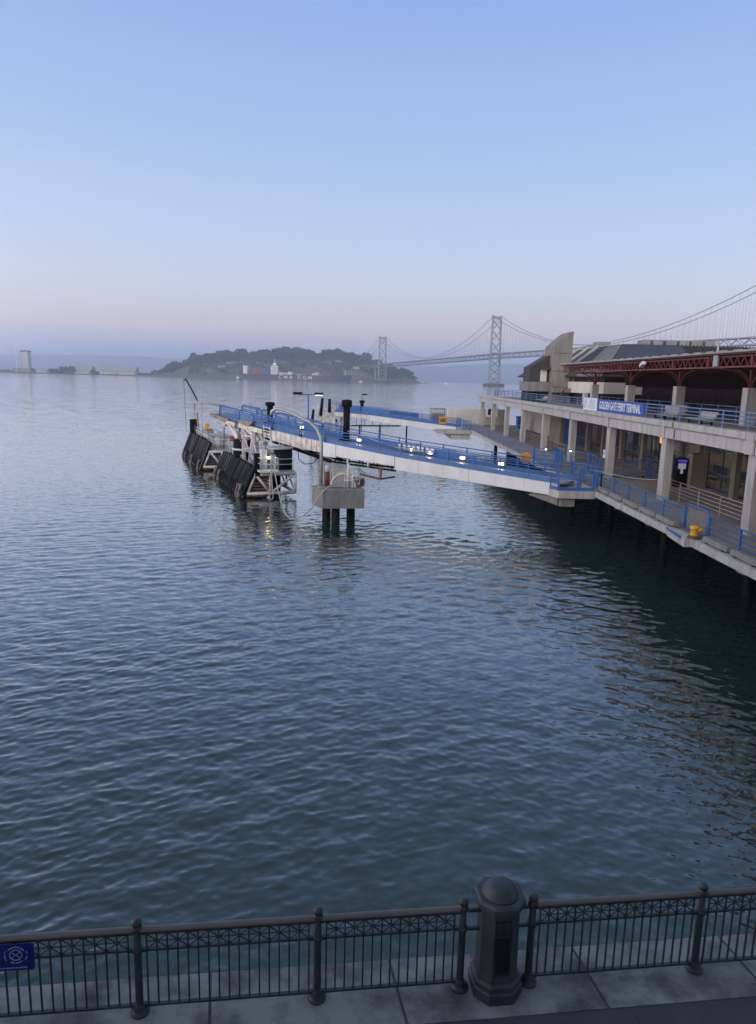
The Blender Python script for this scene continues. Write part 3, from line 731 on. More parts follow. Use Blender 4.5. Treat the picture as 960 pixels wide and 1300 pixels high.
# standing seams and the blue clad part
b = MB()
for k in range(84):
    x = 37.0 + k*.45; b.bar((x, 77.8, 11.06), (x+.02, 84, zt+.06), .07, .10)
b.build('roof_seams', 'roofmetal', pb, True)
n_ = Vector((0, -(zt-11), 6.2)).normalized()
n_ = Vector((0, -3.85, 6.2)).normalized()*.03
q = [Vector((26.0, 78, 11.12)), Vector((36.7, 78, 11.12)), Vector((36.9, 83.9, 14.80)), Vector((30.1, 83.9, 14.78))]
MB().ext([p+n_ for p in q], n_).build('blue_cladding', 'roofblue', pb, True)
b = MB()
for k in range(22):
    x0 = 26.6 + k*.46; b.bar(Vector((x0, 78, 11.12))+n_*2.3, Vector((30.4+k*.30, 83.85, 14.76))+n_*2.3, .035, .03)
b.build('cladding_seams', 'roofmetal', pb, True)
slab([E1, E2, T2, T1], 'corner_roof', 'rooflight')
slab([E0, E1, T1, T0], 'side_roof', 'roofmetal')
b = MB()
for y in (90.5, 94.5, 99):
    b.bar((23.7, y-3.0, 11.12), (29.3, y, 14.85), .5, .25)
b.build('roof_rib', 'concrete', pb, True)
MB().prism([T1[:2], T2[:2], (75, 84.01), (75, 112), (29.3, 112)], 14.2, 14.84).build('flat_roof', 'concrete', pb, True)
MB().prism([(25.0, 81.2), (26.5, 79.0), (74, 79.0), (74, 111), (25.0, 111)], 7.75, 11.02).build('upper_wall', 'hallwall', pb, True)
MB().prism([(24.2, 80.6), (26.2, 78.2), (30.5, 78.2), (30.5, 78.98), (26.6, 78.98), (24.98, 81.0), (24.98, 100), (24.2, 100)], 9.05, 10.3).build('balcony_wall', 'cream', pb, True)
b = MB()
for k in range(58): b.box(26.9+k*.8, 26.6+k*.8+.12, 78.86, 78.99, 7.75, 9.04)
b.build('window_mullion', 'dkred', pb, True)
b = MB()
for x, w in ((33.4, .7), (34.4, 1.2), (36.0, 1.3), (37.6, 1.2), (39.1, 1.3), (40.8, 1.1)):
    b.box(x, x+w, 86, 88.5, 14.9, 15.55)
b.build('roof_unit', 'concrete_wet', pb, True)
MB().box(32.0, 37, 103, 107, 14.9, 15.6).box(33.4, 35.2, 103.5, 106, 15.6, 16.2).build('penthouse', 'concrete_wet', pb, True)
MB().box(24.6, 25.1, 80.0, 80.5, 7.75, 9.04).build('porch_column', 'cream', pb, True)
tw = thing('stair_tower', 'tall raw concrete stair tower with curved sloping top beside the plaza building', 'tower', (23.2, 86, 7.75))
prof = [(22.3, 7.75), (24.45, 7.75), (24.45, 16.25), (24.2, 16.15), (23.8, 15.88), (23.3, 15.45), (22.8, 14.98), (22.3, 14.5)]
MB().ext([(x, 85.2, z) for x, z in prof], (0, 4.5, 0)).build('shaft', 'concrete_dark', tw, True)
b = MB()
for z in (9.6, 11.5, 13.6): b.box(22.29, 24.46, 85.188, 85.199, z, z+.05)
b.build('joint_line', 'dark', tw, True)
st_ = MB()
st_.ext([(24.52, 84.5, 9.9), (24.52, 84.5, 10.45), (26.4, 84.5, 8.4), (26.4, 84.5, 7.75)], (0, .2, 0)).ext([(23.6, 83.8, 9.7), (23.6, 83.8, 10.1), (22.6, 83.8, 7.75), (22.3, 83.8, 7.75)], (0, .2, 0))
st_.build('stair_parapet', 'concrete_dark', tw, True)
MB().box(22.1, 24.4, 83.9, 85.18, 9.0, 9.5).build('landing', 'concrete_brown', tw, True)
MB().box(24.52, 26.2, 85.4, 89, 9.3, 11.0).build('link_wall', 'concrete', tw, True)
an = thing('plaza_annex', 'low metal-clad annex with slanted roof and concrete balcony left of the stair tower', 'building', (20.5, 92, 7.75))
MB().ext([(19.9, 87, 10.2), (22.2, 87, 10.2), (22.2, 87, 13.4), (19.9, 87, 11.95)], (0, 3.6, 0)).build('clad_wall', 'roofmetal', an, True)
MB().box(21.2, 21.95, 86.8, 86.99, 10.25, 11.7).build('white_opening', 'cream', an, True)
MB().box(21.0, 22.2, 86.2, 86.98, 11.7, 11.95).build('hood', 'roofmetal', an, True)
MB().box(19.55, 22.28, 86.2, 91, 9.05, 10.19).build('balcony', 'concrete_dark', an, True)
MB().box(19.8, 22.2, 86.9, 90.6, 7.75, 9.04).build('ground_wall', 'dark', an, True)
b = MB()
for k in range(10): b.bar((19.95+k*.12, 86.97, 10.2), (19.95+k*.12, 86.97, 11.97+k*.07), .03)
b.build('wall_seams', 'roofblue', an, True)

# ------------------------------------------------------------------ gangway landing (part of the terminal)
tb(MB().prism([(12.15, 45.5), (12.55, 44.5), (14.9, 44.5), (14.9, 50.2), (14.2, 50.2), (13.9, 47.8)], 2.70, 3.2), 'gangway_landing', 'concrete')
b = MB().prism([(12.6, 45.2), (12.8, 44.75), (13.7, 44.75), (13.7, 47.4), (13.4, 47.2)], 2.12, 2.69)
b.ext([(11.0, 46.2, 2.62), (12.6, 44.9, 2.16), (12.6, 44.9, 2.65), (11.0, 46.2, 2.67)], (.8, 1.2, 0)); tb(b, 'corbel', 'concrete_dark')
t = thing('landing_railing', 'blue railing with solid kick plate round the corner of the concrete gangway landing', 'railing', (13.4, 44.6, 3.2))
MB().box(12.5, 14.8, 44.52, 44.60, 3.203, 3.42).bar((12.52, 44.58, 3.31), (12.18, 45.45, 3.31), .07, .22).build('kick_plate', 'blue', t, True)
for z in (3.65, 3.95, 4.25): MB().tube([(12.2, 45.4, z), (12.5, 44.58, z), (13.75, 44.58, z)], .03, 6).build('rail', 'blue_light', t, True)
for x, y, w, h in ((12.22, 45.4, .08, 1.1), (12.5, 44.6, .08, 1.1), (13.86, 44.62, .22, 1.45), (14.8, 44.62, .16, 1.2), (15.3, 45.4, .12, 1.2)):
    MB().box(x-w/2, x+w/2, y-w/2, y+w/2, 3.205, 3.2+h).build('post', 'blue', t, True)

# ------------------------------------------------------------------ main boarding gangway
GA = Vector((12.5, 45.5, 0)); GD = Vector((-14.3-12.5, 67.6-45.5, 0)).normalized(); GR = math.atan2(GD.y, GD.x)
gw = thing('boarding_gangway', 'long blue railed boarding gangway on white girders climbing out to the near dolphins', 'gangway', GA, GR)
def interp(tab, s):
    for (a, x), (b_, y) in zip(tab, tab[1:]):
        if s <= b_: return x + (y-x)*max(0, (s-a))/(b_-a)
    return tab[-1][1]
ZD = [(-.5, 3.58), (0, 3.6), (6.5, 3.86), (13.3, 4.2), (19.4, 4.64), (23.6, 5.02), (27, 5.36), (30, 5.66), (34.4, 6.10)]
zd = lambda s: interp(ZD, s)
WG = 2.6
def strip(b, tab_top, tab_bot, ss, y0, y1):
    for a, c in zip(ss, ss[1:]):
        b.ext([(a, y0, interp(tab_bot, a)), (c, y0, interp(tab_bot, c)), (c, y0, interp(tab_top, c)), (a, y0, interp(tab_top, a))], (0, y1-y0, 0))
    return b
BA = [(-.4, 2.69), (0, 2.70), (13.3, 3.12)]; BB = [(13.3, 3.40), (19.4, 3.62)]; BC = [(19.4, 3.50), (20.9, 3.52)]; BD = [(20.9, 3.78), (23.7, 3.95), (27.3, 4.40)]
TOP = [(s, z-.06) for s, z in ZD]
for y0, y1 in ((-.02, -.22), (-WG+.22, -WG+.02)):
    strip(MB(), TOP, BA, [-.3, 6.6], y0, y1).build('girder', 'white', gw); strip(MB(), TOP, BA, [6.63, 13.3], y0, y1).build('girder', 'white', gw)
    strip(MB(), TOP, BB, [13.32, 19.4], y0+.04, y1).build('girder', 'white', gw)
    strip(MB(), TOP, BC, [19.42, 20.9], y0+.08, y1).build('joint_plate', 'white', gw)
    strip(MB(), TOP, BD, [20.92, 23.7, 27.2], y0+.02, y1).build('ribbed_girder', 'white_dirty', gw)
b = MB()
for s in [21+k*.62 for k in range(11)]: b.box(s, s+.07, .0, .06, interp(BD, s)+.05, zd(s)-.1)
for s in (2.2, 4.4, 8.8, 11): b.box(s, s+.03, -.02, -.005, interp(BA, s)+.03, zd(s)-.12)
b.build('stiffener', 'white_dirty', gw)
b = MB()
for a, c in zip([s for s, z in ZD], [s for s, z in ZD][1:]):
    b.ext([(a, -.06, zd(a)-.05), (c, -.06, zd(c)-.05), (c, -.06, zd(c)), (a, -.06, zd(a))], (0, -WG+.12, 0))
b.build('walkway', 'galv', gw)
for side, y in (('near', 0.0), ('far', -WG)):
    KT = [(s, z+.22) for s, z in ZD]; ss = [-.3, 13.3, 19.4, 23.6, 27, 30, 34.3]
    strip(MB(), KT, [(s, z-.06) for s, z in ZD], ss, y+.03, y-.03).build('kick_plate', 'blue', gw)
    for hgt, r in ((1.05, .045), (.80, .03), (.55, .03), (.36, .028)):
        MB().tube([(s, y, zd(s)+hgt) for s in ss], r, 6).build('rail', 'blue', gw)
    for k in range(17):
        s = -.2 + k*2.15
        MB().box(s-.035, s+.035, y-.04, y+.04, zd(s)+.2, zd(s)+1.05).build('post', 'blue', gw)
# higher closed side frames towards the outer end, each with rounded corners and bars
for i, (s0, s1) in enumerate(((20.6, 23.4), (23.6, 26.9), (27.1, 29.4), (29.5, 31.4), (31.5, 34.3))):
    for y in (.09, -WG-.09):
        b = MB(); e = .22
        z0, z1 = zd(s0)-.05, zd(s1)-.05; hh = 1.18
        P = [(s0, y, z0), (s0, y, z0+hh-e), (s0+e, y, z0+hh+.01), (s1-e, y, z1+hh), (s1, y, z1+hh-e), (s1, y, z1)]
        b.tube(P, .05, 6)
        for k in range(1, 6): b.bar((s0, y, z0+hh*k/6), (s1, y, z1+hh*k/6), .05, .05)
        b.build('side_frame', 'blue', gw)
for s0, s1, h in ((7.5, 13.2, .62), (13.5, 19.2, .7), (20.8, 26.8, .5), (27.2, 31, .5)):
    strip(MB(), [(s, z+h) for s, z in ZD], [(s, z+.2) for s, z in ZD], [s0, (s0+s1)/2, s1], -WG+.10, -WG+.07).build('infill_panel', 'blue', gw)
strip(MB(), [(s, z+.7) for s, z in ZD], [(s, z+.1) for s, z in ZD], [29.3, 31.6], .06, .09).build('infill_panel', 'blue', gw)
for s in (5.3, 8.6, 11.6, 13.3, 18.9, 25.7):
    f = MB().box(s-.25, s+.25, -WG+.13, -WG+.28, zd(s)+.20, zd(s)+.42).build('light_fixture', 'white', gw)
    MB().box(s-.18, s+.18, -WG+.281, -WG+.30, zd(s)+.22, zd(s)+.42).build('lens', 'lamp_warm', f)
MB().tube([(14.9, -WG+.5, zd(14.9)+.3), (11.3, -WG+.5, zd(11.3)+.35)], .06, 8).tube([(20, -WG+.5, zd(20)+.9), (14.9, -WG+.45, zd(14.9)+.3)], .04, 8).build('conduit', 'galv', gw)
b = MB()
for k in range(8): b.box(11.2+k*.45, 11.5+k*.45, -WG+.30, -WG+.36, zd(12)+.28, zd(12)+.75)
b.build('wall_box', 'white', gw)
b = MB()
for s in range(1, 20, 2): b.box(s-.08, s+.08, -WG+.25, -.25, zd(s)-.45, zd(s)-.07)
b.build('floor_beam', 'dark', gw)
# underslung dark frames
b = MB()
for y in (-.6, -2.0):
    b.bar((13.6, y, 2.95), (20.5, y, 3.05), .14, .14).bar((20.5, y, 3.05), (29.5, y, 4.55), .20, .26)
    for k in range(5): b.bar((14+k*1.5, y, 3.0), (14+k*1.5, y, 3.9), .08)
    b.bar((22, y, 3.3), (24, y, 4.2), .1).bar((25, y, 3.8), (27, y, 4.9), .1)
    b.bar((20.5, y, 3.05), (28.5, y, 5.1), .12)
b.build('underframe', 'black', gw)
b = MB().bar((14.8, -.3, 3.2), (14.9, -.3, 2.15), .12).bar((14.9, -.3, 2.18), (17.0, -.3, 2.35), .16).bar((14.6, -.3, 3.0), (16.2, -.3, 3.2), .1).bar((14.9, -2.2, 2.18), (14.9, -.3, 2.18), .12)
b.build('hanging_frame', 'rust', gw)
for s in (16.0, 18.2): MB().tube([(s, -.1, 3.05), (s, -.1, 3.6)], .09, 8).build('hanger', 'white', gw)
MB().tube([(21.6, -.35, 3.4), (22.3, -.2, 2.75), (23.2, -.2, 2.6), (24.0, -.25, 2.9), (24.2, -.3, 3.9)], .035, 6).build('hose', 'black', gw)
# outer machinery under the head of the gangway
b = MB()
for y in (-.25, -1.3, -2.35):
    b.bar((27.3, y, 4.75), (34.2, y, 5.75), .22, .34)
b.bar((28.2, .1, 5.1), (31.4, .1, 5.5), .3, .4).bar((32, .1, 5.5), (33.8, .1, 5.75), .26, .36)
b.bar((30.2, .2, 5.2), (28.6, .2, 4.3), .28).bar((33, .1, 5.6), (31.6, .1, 4.3), .3)
for s in (28, 29.4, 30.8, 32.2, 33.6): b.box(s-.1, s+.1, -2.5, .1, zd(s)-.75, zd(s)-.4)
b.build('head_frame', 'white_dirty', gw)
b = MB()
for s, y in ((28.8, .15), (30.9, .15), (32.4, .1)): b.tube([(s, y, zd(s)-.45), (s-.9, y, zd(s)-1.5)], .12, 8)
b.build('hydraulic_ram', 'galv', gw)
MB().ext([(32.8, .25, 6.0), (35.6, .25, 6.35), (35.5, .25, 6.12), (33.4, .25, 5.6)], (0, -2.9, 0)).build('boarding_flap', 'timber_pale', gw)
MB().ext([(29.3, .35, 5.95), (31.2, .35, 6.02), (31.4, .35, 5.75), (29.9, .35, 5.45)], (0, -.6, 0)).build('side_flap', 'timber_pale', gw)
b = MB()
for k in range(5): b.bar((27.2, .12, 4.3+k*.28), (28.0, .12, 4.4+k*.28), .05)
b.bar((27.2, .12, 4.1), (27.3, .12, 5.6), .06).bar((28.0, .12, 4.2), (28.1, .12, 5.7), .06)
b.build('ladder', 'white', gw)
def onG(s, y, z): 
    p = GA + GD*s + Vector((-GD.y, GD.x, 0))*y; return (p.x, p.y, z)
t = thing('round_sign', 'round orange disc sign standing at the inner end of the main gangway', 'sign', onG(3.6, -WG-.25, zd(3.6)))
MB().ext([(.42*math.cos(k*math.pi/14), 0, .95+.42*math.sin(k*math.pi/14)) for k in range(28)], (0, .06, 0)).build('disc', 'orange', t)
MB().box(-.03, .03, .061, .12, 0, 1.2).build('post', 'blue', t); MB().lathe([(.02, -.01), (.06, 0), (.02, .01)], c=(.22, -.012, .75), n=8).build('lock', 'black', t)
t = thing('switch_box', 'blue switch box on a post between the orange disc and the landing gates', 'box', (14.55, 52.4, 3.2))
MB().box(-.32, .32, -.15, .15, 1.1, 1.75).build('cabinet', 'blue', t); MB().box(-.05, .05, -.05, .05, 0, 1.099).build('post', 'blue', t)
for s, y, h, lab in ((20.5, -WG+.1, 3.45, 'tall black round post with capped head standing on the main gangway, the nearer of two'), (30.1, -WG+.1, 1.95, 'shorter black round post with wide capped head near the outer end of the main gangway')):
    t = thing('capped_post', lab, 'post', onG(s, y, zd(s)), 0, 'black capped posts on the main gangway')
    MB().lathe([(.29, .10), (.29, h*.82)], n=18).build('shaft', 'black', t)
    MB().lathe([(.30, h*.82), (.44, h*.84), (.46, h*.93), (.42, h), (.1, h+.05)], n=18).build('head', 'black', t)
    MB().lathe([(.62, .0), (.62, .08), (.3, .10)], n=18).build('base', 'black', t)
t = thing('twin_lamp', 'blue twin-headed lamp post rising from the far side of the main gangway', 'street lamp', onG(25.3, -WG-.12, zd(25.3)))
MB().tube([(0, 0, 0), (0, 0, 3.3)], [.08, .06], 8).build('pole', 'blue', t); MB().bar((-.9, 0, 3.32), (.9, 0, 3.32), .09).build('arm', 'blue', t)
for sx_ in (-1, 1):
    hd = MB().box(sx_*.95-.4, sx_*.95+.4, -.2, .2, 3.28, 3.5).build('lamp_head', 'black', t)
    MB().box(sx_*.95-.3, sx_*.95+.3, -.15, .15, 3.255, 3.278).build('lens', 'lamp_white' if sx_ > 0 else 'white', hd)

# ------------------------------------------------------------------ concrete block with davit, reel and ropes
t = thing('pile_cap', 'pale concrete block on dark piles standing in the water before the main gangway', 'pile cap', (-1.6, 49, 0))
MB().prism([(-2.9, 47.7), (-.03, 48.07), (-.35, 50.6), (-3.2, 50.3), (-3.8, 49.3)], 1.08, 2.4).build('block', 'concrete_wet', t, True)
for x, y in ((-2.05, 48.5), (-1.0, 49.4), (-2.75, 49.5)):
    MB().lathe([(.33, -3), (.30, 1.079)], c=(x, y, 0), n=12).build('pile', 'pile', t, True)
dv = thing('davit', 'large grey tubular davit arching from the concrete block up over the main gangway', 'davit', (-3.12, 48.9, 2.4))
arch = [(0, 0, .06), (0, 0, 2.9), (-.06, .1, 3.5), (-.35, .2, 4.1), (-.9, .4, 4.55), (-2.2, .8, 5.12), (-2.9, 1.0, 5.35), (-3.3, 1.1, 5.38), (-3.6, 1.2, 5.2), (-3.68, 1.2, 4.9)]
MB().tube(arch, .115, 12).build('arm', 'galv', dv)
MB().lathe([(.28, 0), (.28, .06)], n=12).build('base', 'galv', dv)
t = thing('hose_reel', 'half-round grey guard with yellow rim on top of the concrete block', 'reel', (-1.55, 48.9, 2.4))
b = MB(); P = [(.85*math.cos(R(a)), -.2, .05+.95*math.sin(R(a))) for a in range(0, 181, 12)]
b.ext(P, (0, .35, 0)); b.build('guard', 'galv', t)
b = MB()
for a, c in zip(range(30, 180, 12), range(42, 192, 12)):
    pa = [(.86*math.cos(R(a)), .15, .05+.96*math.sin(R(a))), (.86*math.cos(R(c)), .15, .05+.96*math.sin(R(c)))]
    b.ext([pa[0], pa[1], (pa[1][0]*1.06, .15, pa[1][2]*1.05), (pa[0][0]*1.06, .15, pa[0][2]*1.05)], (0, .5, 0))
b.build('rim', 'yellow', t)
MB().tube([(.86*math.cos(R(a)), -.21, .05+.96*math.sin(R(a))) for a in range(0, 181, 10)], .05, 8).build('edge_tube', 'white', t)
t = thing('lift_ram', 'rust coloured hydraulic ram with white collar reaching up to the gangway', 'ram', (-2.75, 49.7, 2.4))
MB().tube([(0, 0, 0), (0, 0, 1.0)], .20, 12).build('cylinder', 'rust', t); MB().tube([(0, 0, 1.0), (0, 0, 1.45)], .12, 10).build('collar', 'white', t)
for dx in (-.45, .42):
    MB().tube([(dx-.12, .1, 0), (dx-.12, .1, .9), (dx, .1, 1.05), (dx+.12, .1, .9), (dx+.12, .1, 0)], .035, 6).build('hoop', 'yellow', t)
t = thing('block_handrail', 'white bent handrail on the right side of the concrete block', 'railing', (-.9, 48.6, 2.4))
for q in ([(-.55, -.2, 0), (-.55, -.2, 1.15), (-.35, -.2, 1.35), (0, 0, 1.42), (.35, .6, 1.3), (.9, 1.6, .9)], [(0, -.35, 0), (0, -.35, 1.0)], [(.3, .5, 0), (.3, .5, 1.3)], [(-.55, -.2, .6), (0, -.35, .62), (.7, .8, .62)]):
    MB().tube(q, .035, 6).build('rail', 'white', t)
MB().tube([(-.3, .1, 0), (-.3, .1, 1.75)], .09, 8).build('post', 'white', t)
t = thing('winch', 'small yellow and rust winch behind the reel on the concrete block', 'winch', (-.85, 49.9, 2.4))
MB().box(-.35, .35, -.2, .2, .0, .3).build('frame', 'yellow', t); MB().tube([(-.4, 0, .45), (.4, 0, .45)], .2, 10).build('drum', 'timber_pale', t)
MB().box(.45, .8, -.2, .2, .0, .55).build('motor', 'rust', t)
t = thing('mooring_rope', 'pale rope sagging from the concrete block over the water to the near dolphin', 'rope', (-5, 50, .5))
def spline(P, n=8):
    P = [Vector(p) for p in P]; o = []
    for i in range(len(P)-1):
        p0, p1, p2, p3 = P[max(i-1, 0)], P[i], P[i+1], P[min(i+2, len(P)-1)]
        for k in range(n):
            u = k/n; o.append(.5*((2*p1)+(p2-p0)*u+(2*p0-5*p1+4*p2-p3)*u*u+(3*p1-p0-3*p2+p3)*u**3))
    return o+[P[-1]]
MB().tube(spline([(-2.0, 48.5, 2.85), (-2.6, 47.75, 2.55), (-3.2, 47.5, 1.9), (-3.7, 47.6, 1.1), (-4.4, 47.9, .45), (-5.3, 48.6, .18), (-6.0, 50.2, .75), (-6.9, 53.8, 2.0), (-7.5, 57.0, 3.3)]), .045, 6).build('line', 'rope', t, True)
t = thing('hanging_line', 'doubled pale line hanging from the white frame of the near dolphin', 'rope', (-7.8, 56.6, 2))
MB().tube(spline([(-7.75, 57.0, 3.4), (-7.75, 56.6, 1.5), (-7.85, 56.4, .0+.35), (-7.65, 56.4, .15), (-7.5, 56.4, .4), (-7.62, 56.6, 1.8), (-7.7, 57.0, 3.0)]), .035, 6).build('line', 'rope', t, True)

# ------------------------------------------------------------------ fender dolphins
def cyl(b, x, y, z0, z1, r, n=14): return b.tube([(x, y, z0), (x, y, z1)], r, n)
def guard(b, P, h=1.0, z=2.2, r=.028):
    for (x0, y0), (x1, y1) in zip(P, P[1:]):
        for k in (1, .55): b.tube([(x0, y0, z+h*k), (x1, y1, z+h*k)], r, 5)
        L_ = math.hypot(x1-x0, y1-y0); n = max(1, int(L_/1.3))
        for k in range(n+1): b.tube([(x0+(x1-x0)*k/n, y0+(y1-y0)*k/n, z), (x0+(x1-x0)*k/n, y0+(y1-y0)*k/n, z+h)], r, 5)
    return b
def dolphin(label, loc, rz, ln, zt, w=4.4, sc=1.0, grp='fender dolphins around the gangways'):
    t = thing('fender_dolphin', label, 'dolphin', loc, rz, grp)
    n = int(ln/1.0)
    for k in range(n):
        y = .45 + k*ln/n + random.uniform(-.05, .05); top = zt + random.uniform(-.06, .10); e = random.uniform(-.04, .04)
        b = MB().ext([(-.12+e, y-.485, .35), (.16+e, y-.485, .35), (1.25+e, y-.485, top), (.95+e, y-.485, top)], (0, .96, 0))
        f = b.build('fender_board', 'black', t)
        bt = random.uniform(.75, 1.1)
        MB().ext([(-.50, y+.02, -1.4), (-.2, y+.02, -1.4), (.30, y+.02, bt), (-.0, y+.02, bt)], (0, .26, 0)).build('fender_pile', 'timber_pale' if random.random() < .2 else 'pile', t)
    b = MB()
    for k in range(n+1):
        y = k*ln/n + .0
        b.ext([(-.17, y-.02, .15), (-.10, y-.02, .15), (.99, y-.02, zt+.02), (.92, y-.02, zt+.02)], (0, .04, 0))
    b.build('edge_strip', 'timber_pale', t)
    b = MB()
    for y in (.05, ln-.05):
        for z in (.42, 2.02): b.tube([(.3 if z < 1 else .9, y, z), (w, y, z)], .14, 8)
        b.tube([(w*.52, y, .42), (w*.52, y, 2.02)], .13, 8).tube([(w, y, .42), (w, y, 2.02)], .13, 8)
        b.tube([(1.1, y, 1.95), (w*.5, y, .5)], .12, 8).tube([(w*.55, y, .5), (w-.05, y, 1.95)], .11, 8).tube([(.35, y, .45), (1.0, y, 1.95)], .11, 8)
    b.tube([(w, 0, .42), (w, ln, .42)], .13, 8).tube([(w, 0, 2.02), (w, ln, 2.02)], .13, 8).tube([(.9, 0, 2.02), (.9, ln, 2.02)], .13, 8)
    for k in range(1, 5): b.tube([(w, ln*k/5, .42), (w, ln*k/5, 2.02)], .1, 8).tube([(w, ln*(k-1)/5, .42), (w, ln*k/5, 2.02)], .08, 6)
    b.build('space_frame', 'white_dirty', t)
    b = MB()
    for k in range(6): b.box(.45+.1*k, 2.3, .5, ln-.5, .40+k*.26, .54+k*.26)
    b.build('walings', 'timber_pale', t)
    MB().box(.3, w*.5, .12, .4, .12, .36).build('rusty_beam', 'rust', t)
    for x, y in ((1.6, 1.6), (3.3, 2.4), (1.8, ln*.5), (3.4, ln*.55), (1.7, ln-1.6), (3.3, ln-2)):
        cyl(MB(), x, y, -3, 2.05, .45).build('pile', 'pile', t)
    MB().box(1.22, w, .05, ln-.05, 2.16, 2.24).build('platform', 'galv', t)
    return t
DR = math.atan2(.37, .93)
d1 = dolphin('nearest black-boarded fender dolphin with a white tubular frame facing the camera', (-10.0, 56.9, 0), DR, 14, 2.55)
b = guard(MB(), [(1.5, .2), (4.3, .2), (4.3, 13.8), (1.5, 13.8)], 1.0, 2.24); b.build('guard_rail', 'white', d1)
MB().box(.95, 1.35, -.1, .3, 1.9, 3.75).build('bumper_post', 'black', d1)
tk = MB().lathe([(.78, 2.245), (.78, 4.0)], c=(3.75, 1.5, 0), n=20).build('tank', 'black', d1)
MB().lathe([(1.15, 4.005), (1.15, 4.10), (.5, 4.12)], c=(3.45, 1.5, 0), n=20).build('lid', 'galv', tk)
cb = MB().box(1.7, 2.15, .7, 1.2, 2.245, 4.0).build('cabinet', 'white', d1)
MB().box(2.2, 2.36, .56, .68, 3.2, 3.42).build('work_lamp', 'lamp_warm', cb)
MB().box(1.2, 1.6, .8, 1.4, 2.245, 3.2).box(2.6, 3.0, 1.0, 1.6, 2.245, 3.5).build('equipment_box', 'galv', d1)
b = MB().box(1.15, 2.75, -1.0, .0, 2.30, 2.44); b.build('side_platform', 'white', d1)
guard(MB(), [(1.2, .0), (1.2, -.95), (2.7, -.95), (2.7, 0)], 1.0, 2.44).build('platform_rail', 'white', d1)
MB().lathe([(.85, 2.245), (.85, 4.1)], c=(1.9, 9.4, 0), n=20).build('tank', 'black', d1)
MB().lathe([(.9, 3.1), (.95, 3.12), (.95, 3.25), (.9, 3.27)], c=(1.9, 9.4, 0), n=20).build('tank_band', 'white', d1)
b = MB()
for x, y, z1 in ((2.2, 6.3, 4.9), (3.5, 6.6, 5.0), (1.7, 7.9, 5.2), (3.1, 8.6, 5.2), (2.0, 11.2, 5.3), (3.2, 10.6, 5.4), (2.6, 4.6, 4.3)):
    b.box(x-.14, x+.14, y-.14, y+.14, 2.245, z1)
for z in (3.4, 4.6): b.bar((2.2, 6.3, z), (1.7, 7.9, z), .14).bar((3.5, 6.6, z), (3.1, 8.6, z), .14).bar((1.7, 7.9, z), (3.1, 8.6, z), .14).bar((2.2, 6.3, z), (3.5, 6.6, z), .14).bar((2.0, 11.2, z), (3.1, 8.6, z), .1)
b.bar((2.2, 6.3, 2.3), (1.7, 7.9, 4.6), .1).bar((3.5, 6.6, 4.6), (3.1, 8.6, 2.4), .1)
b.build('support_tower', 'white_dirty', d1)
b = MB()
for k in range(16):
    x, y = random.uniform(1.5, 4), random.uniform(1.8, 12.5); MB().box(x-.25, x+.25, y-.3, y+.3, 2.245, random.uniform(2.7, 3.5)).build('machinery_box', 'galv', d1)
b = MB()
for k in range(24):
    x, y = random.uniform(1.5, 4.1), random.uniform(.8, 9.5); MB().tube([(x, y, 2.245), (x+random.uniform(-.4, .4), y+random.uniform(-.6, .6), random.uniform(3.4, 4.6))], .05, 6).build('pipe', 'white', d1)
guard(MB(), [(1.4, 2.8), (4.2, 3.0), (4.2, 6)], 1.0, 3.5).build('upper_rail', 'white', d1)
MB().box(1.3, 4.25, 2.7, 6.2, 3.42, 3.5).build('upper_platform', 'galv', d1)
d2 = dolphin('farther black-boarded fender dolphin with rails and a tall black corner post', (-17.4, 73.5, 0), DR, 14.6, 3.0)
guard(MB(), [(1.5, .2), (4.3, .2), (4.3, 14.3), (1.5, 14.3), (1.5, .2)], 1.05, 2.24).build('guard_rail', 'white', d2)
MB().box(1.5, 4.2, 5, 8.5, 2.245, 3.3).box(1.7, 3.0, 9.5, 11, 2.245, 3.7).build('equipment_box', 'galv', d2)
guard(MB(), [(1.35, 4), (1.35, 13)], .8, 3.0).build('edge_rail', 'white', d2)
MB().box(.9, 1.7, 13.4, 14.4, 2.2, 4.6).build('bumper_post', 'black', d2)
MB().tube([(1.8, 12.6, 2.24), (1.6, 12.9, 5.5)], [.16, .08], 8).build('fairlead_post', 'timber_pale', d2)
MB().box(2.0, 2.5, 9.2, 9.7, 3.701, 4.35).build('yellow_box', 'yellow', d2)
b = MB()
for k in range(18):
    x, y = random.uniform(1.6, 3.9), random.uniform(.6, 13); MB().box(x-.2, x+.2, y-.25, y+.25, 2.245, random.uniform(2.6, 3.4)).build('machinery_box', 'white_dirty', d2)
MB().lathe([(.05, 0), (.28, .15), (.28, .45), (.05, .6)], c=(3.6, 1.4, 3.0), n=10).build('red_float', 'redlamp', d2)
b = MB().tube([(3.6, 1.4, 2.24), (3.6, 1.4, 3.0)], .06, 6)
b.build('float_stand', 'white', d2)
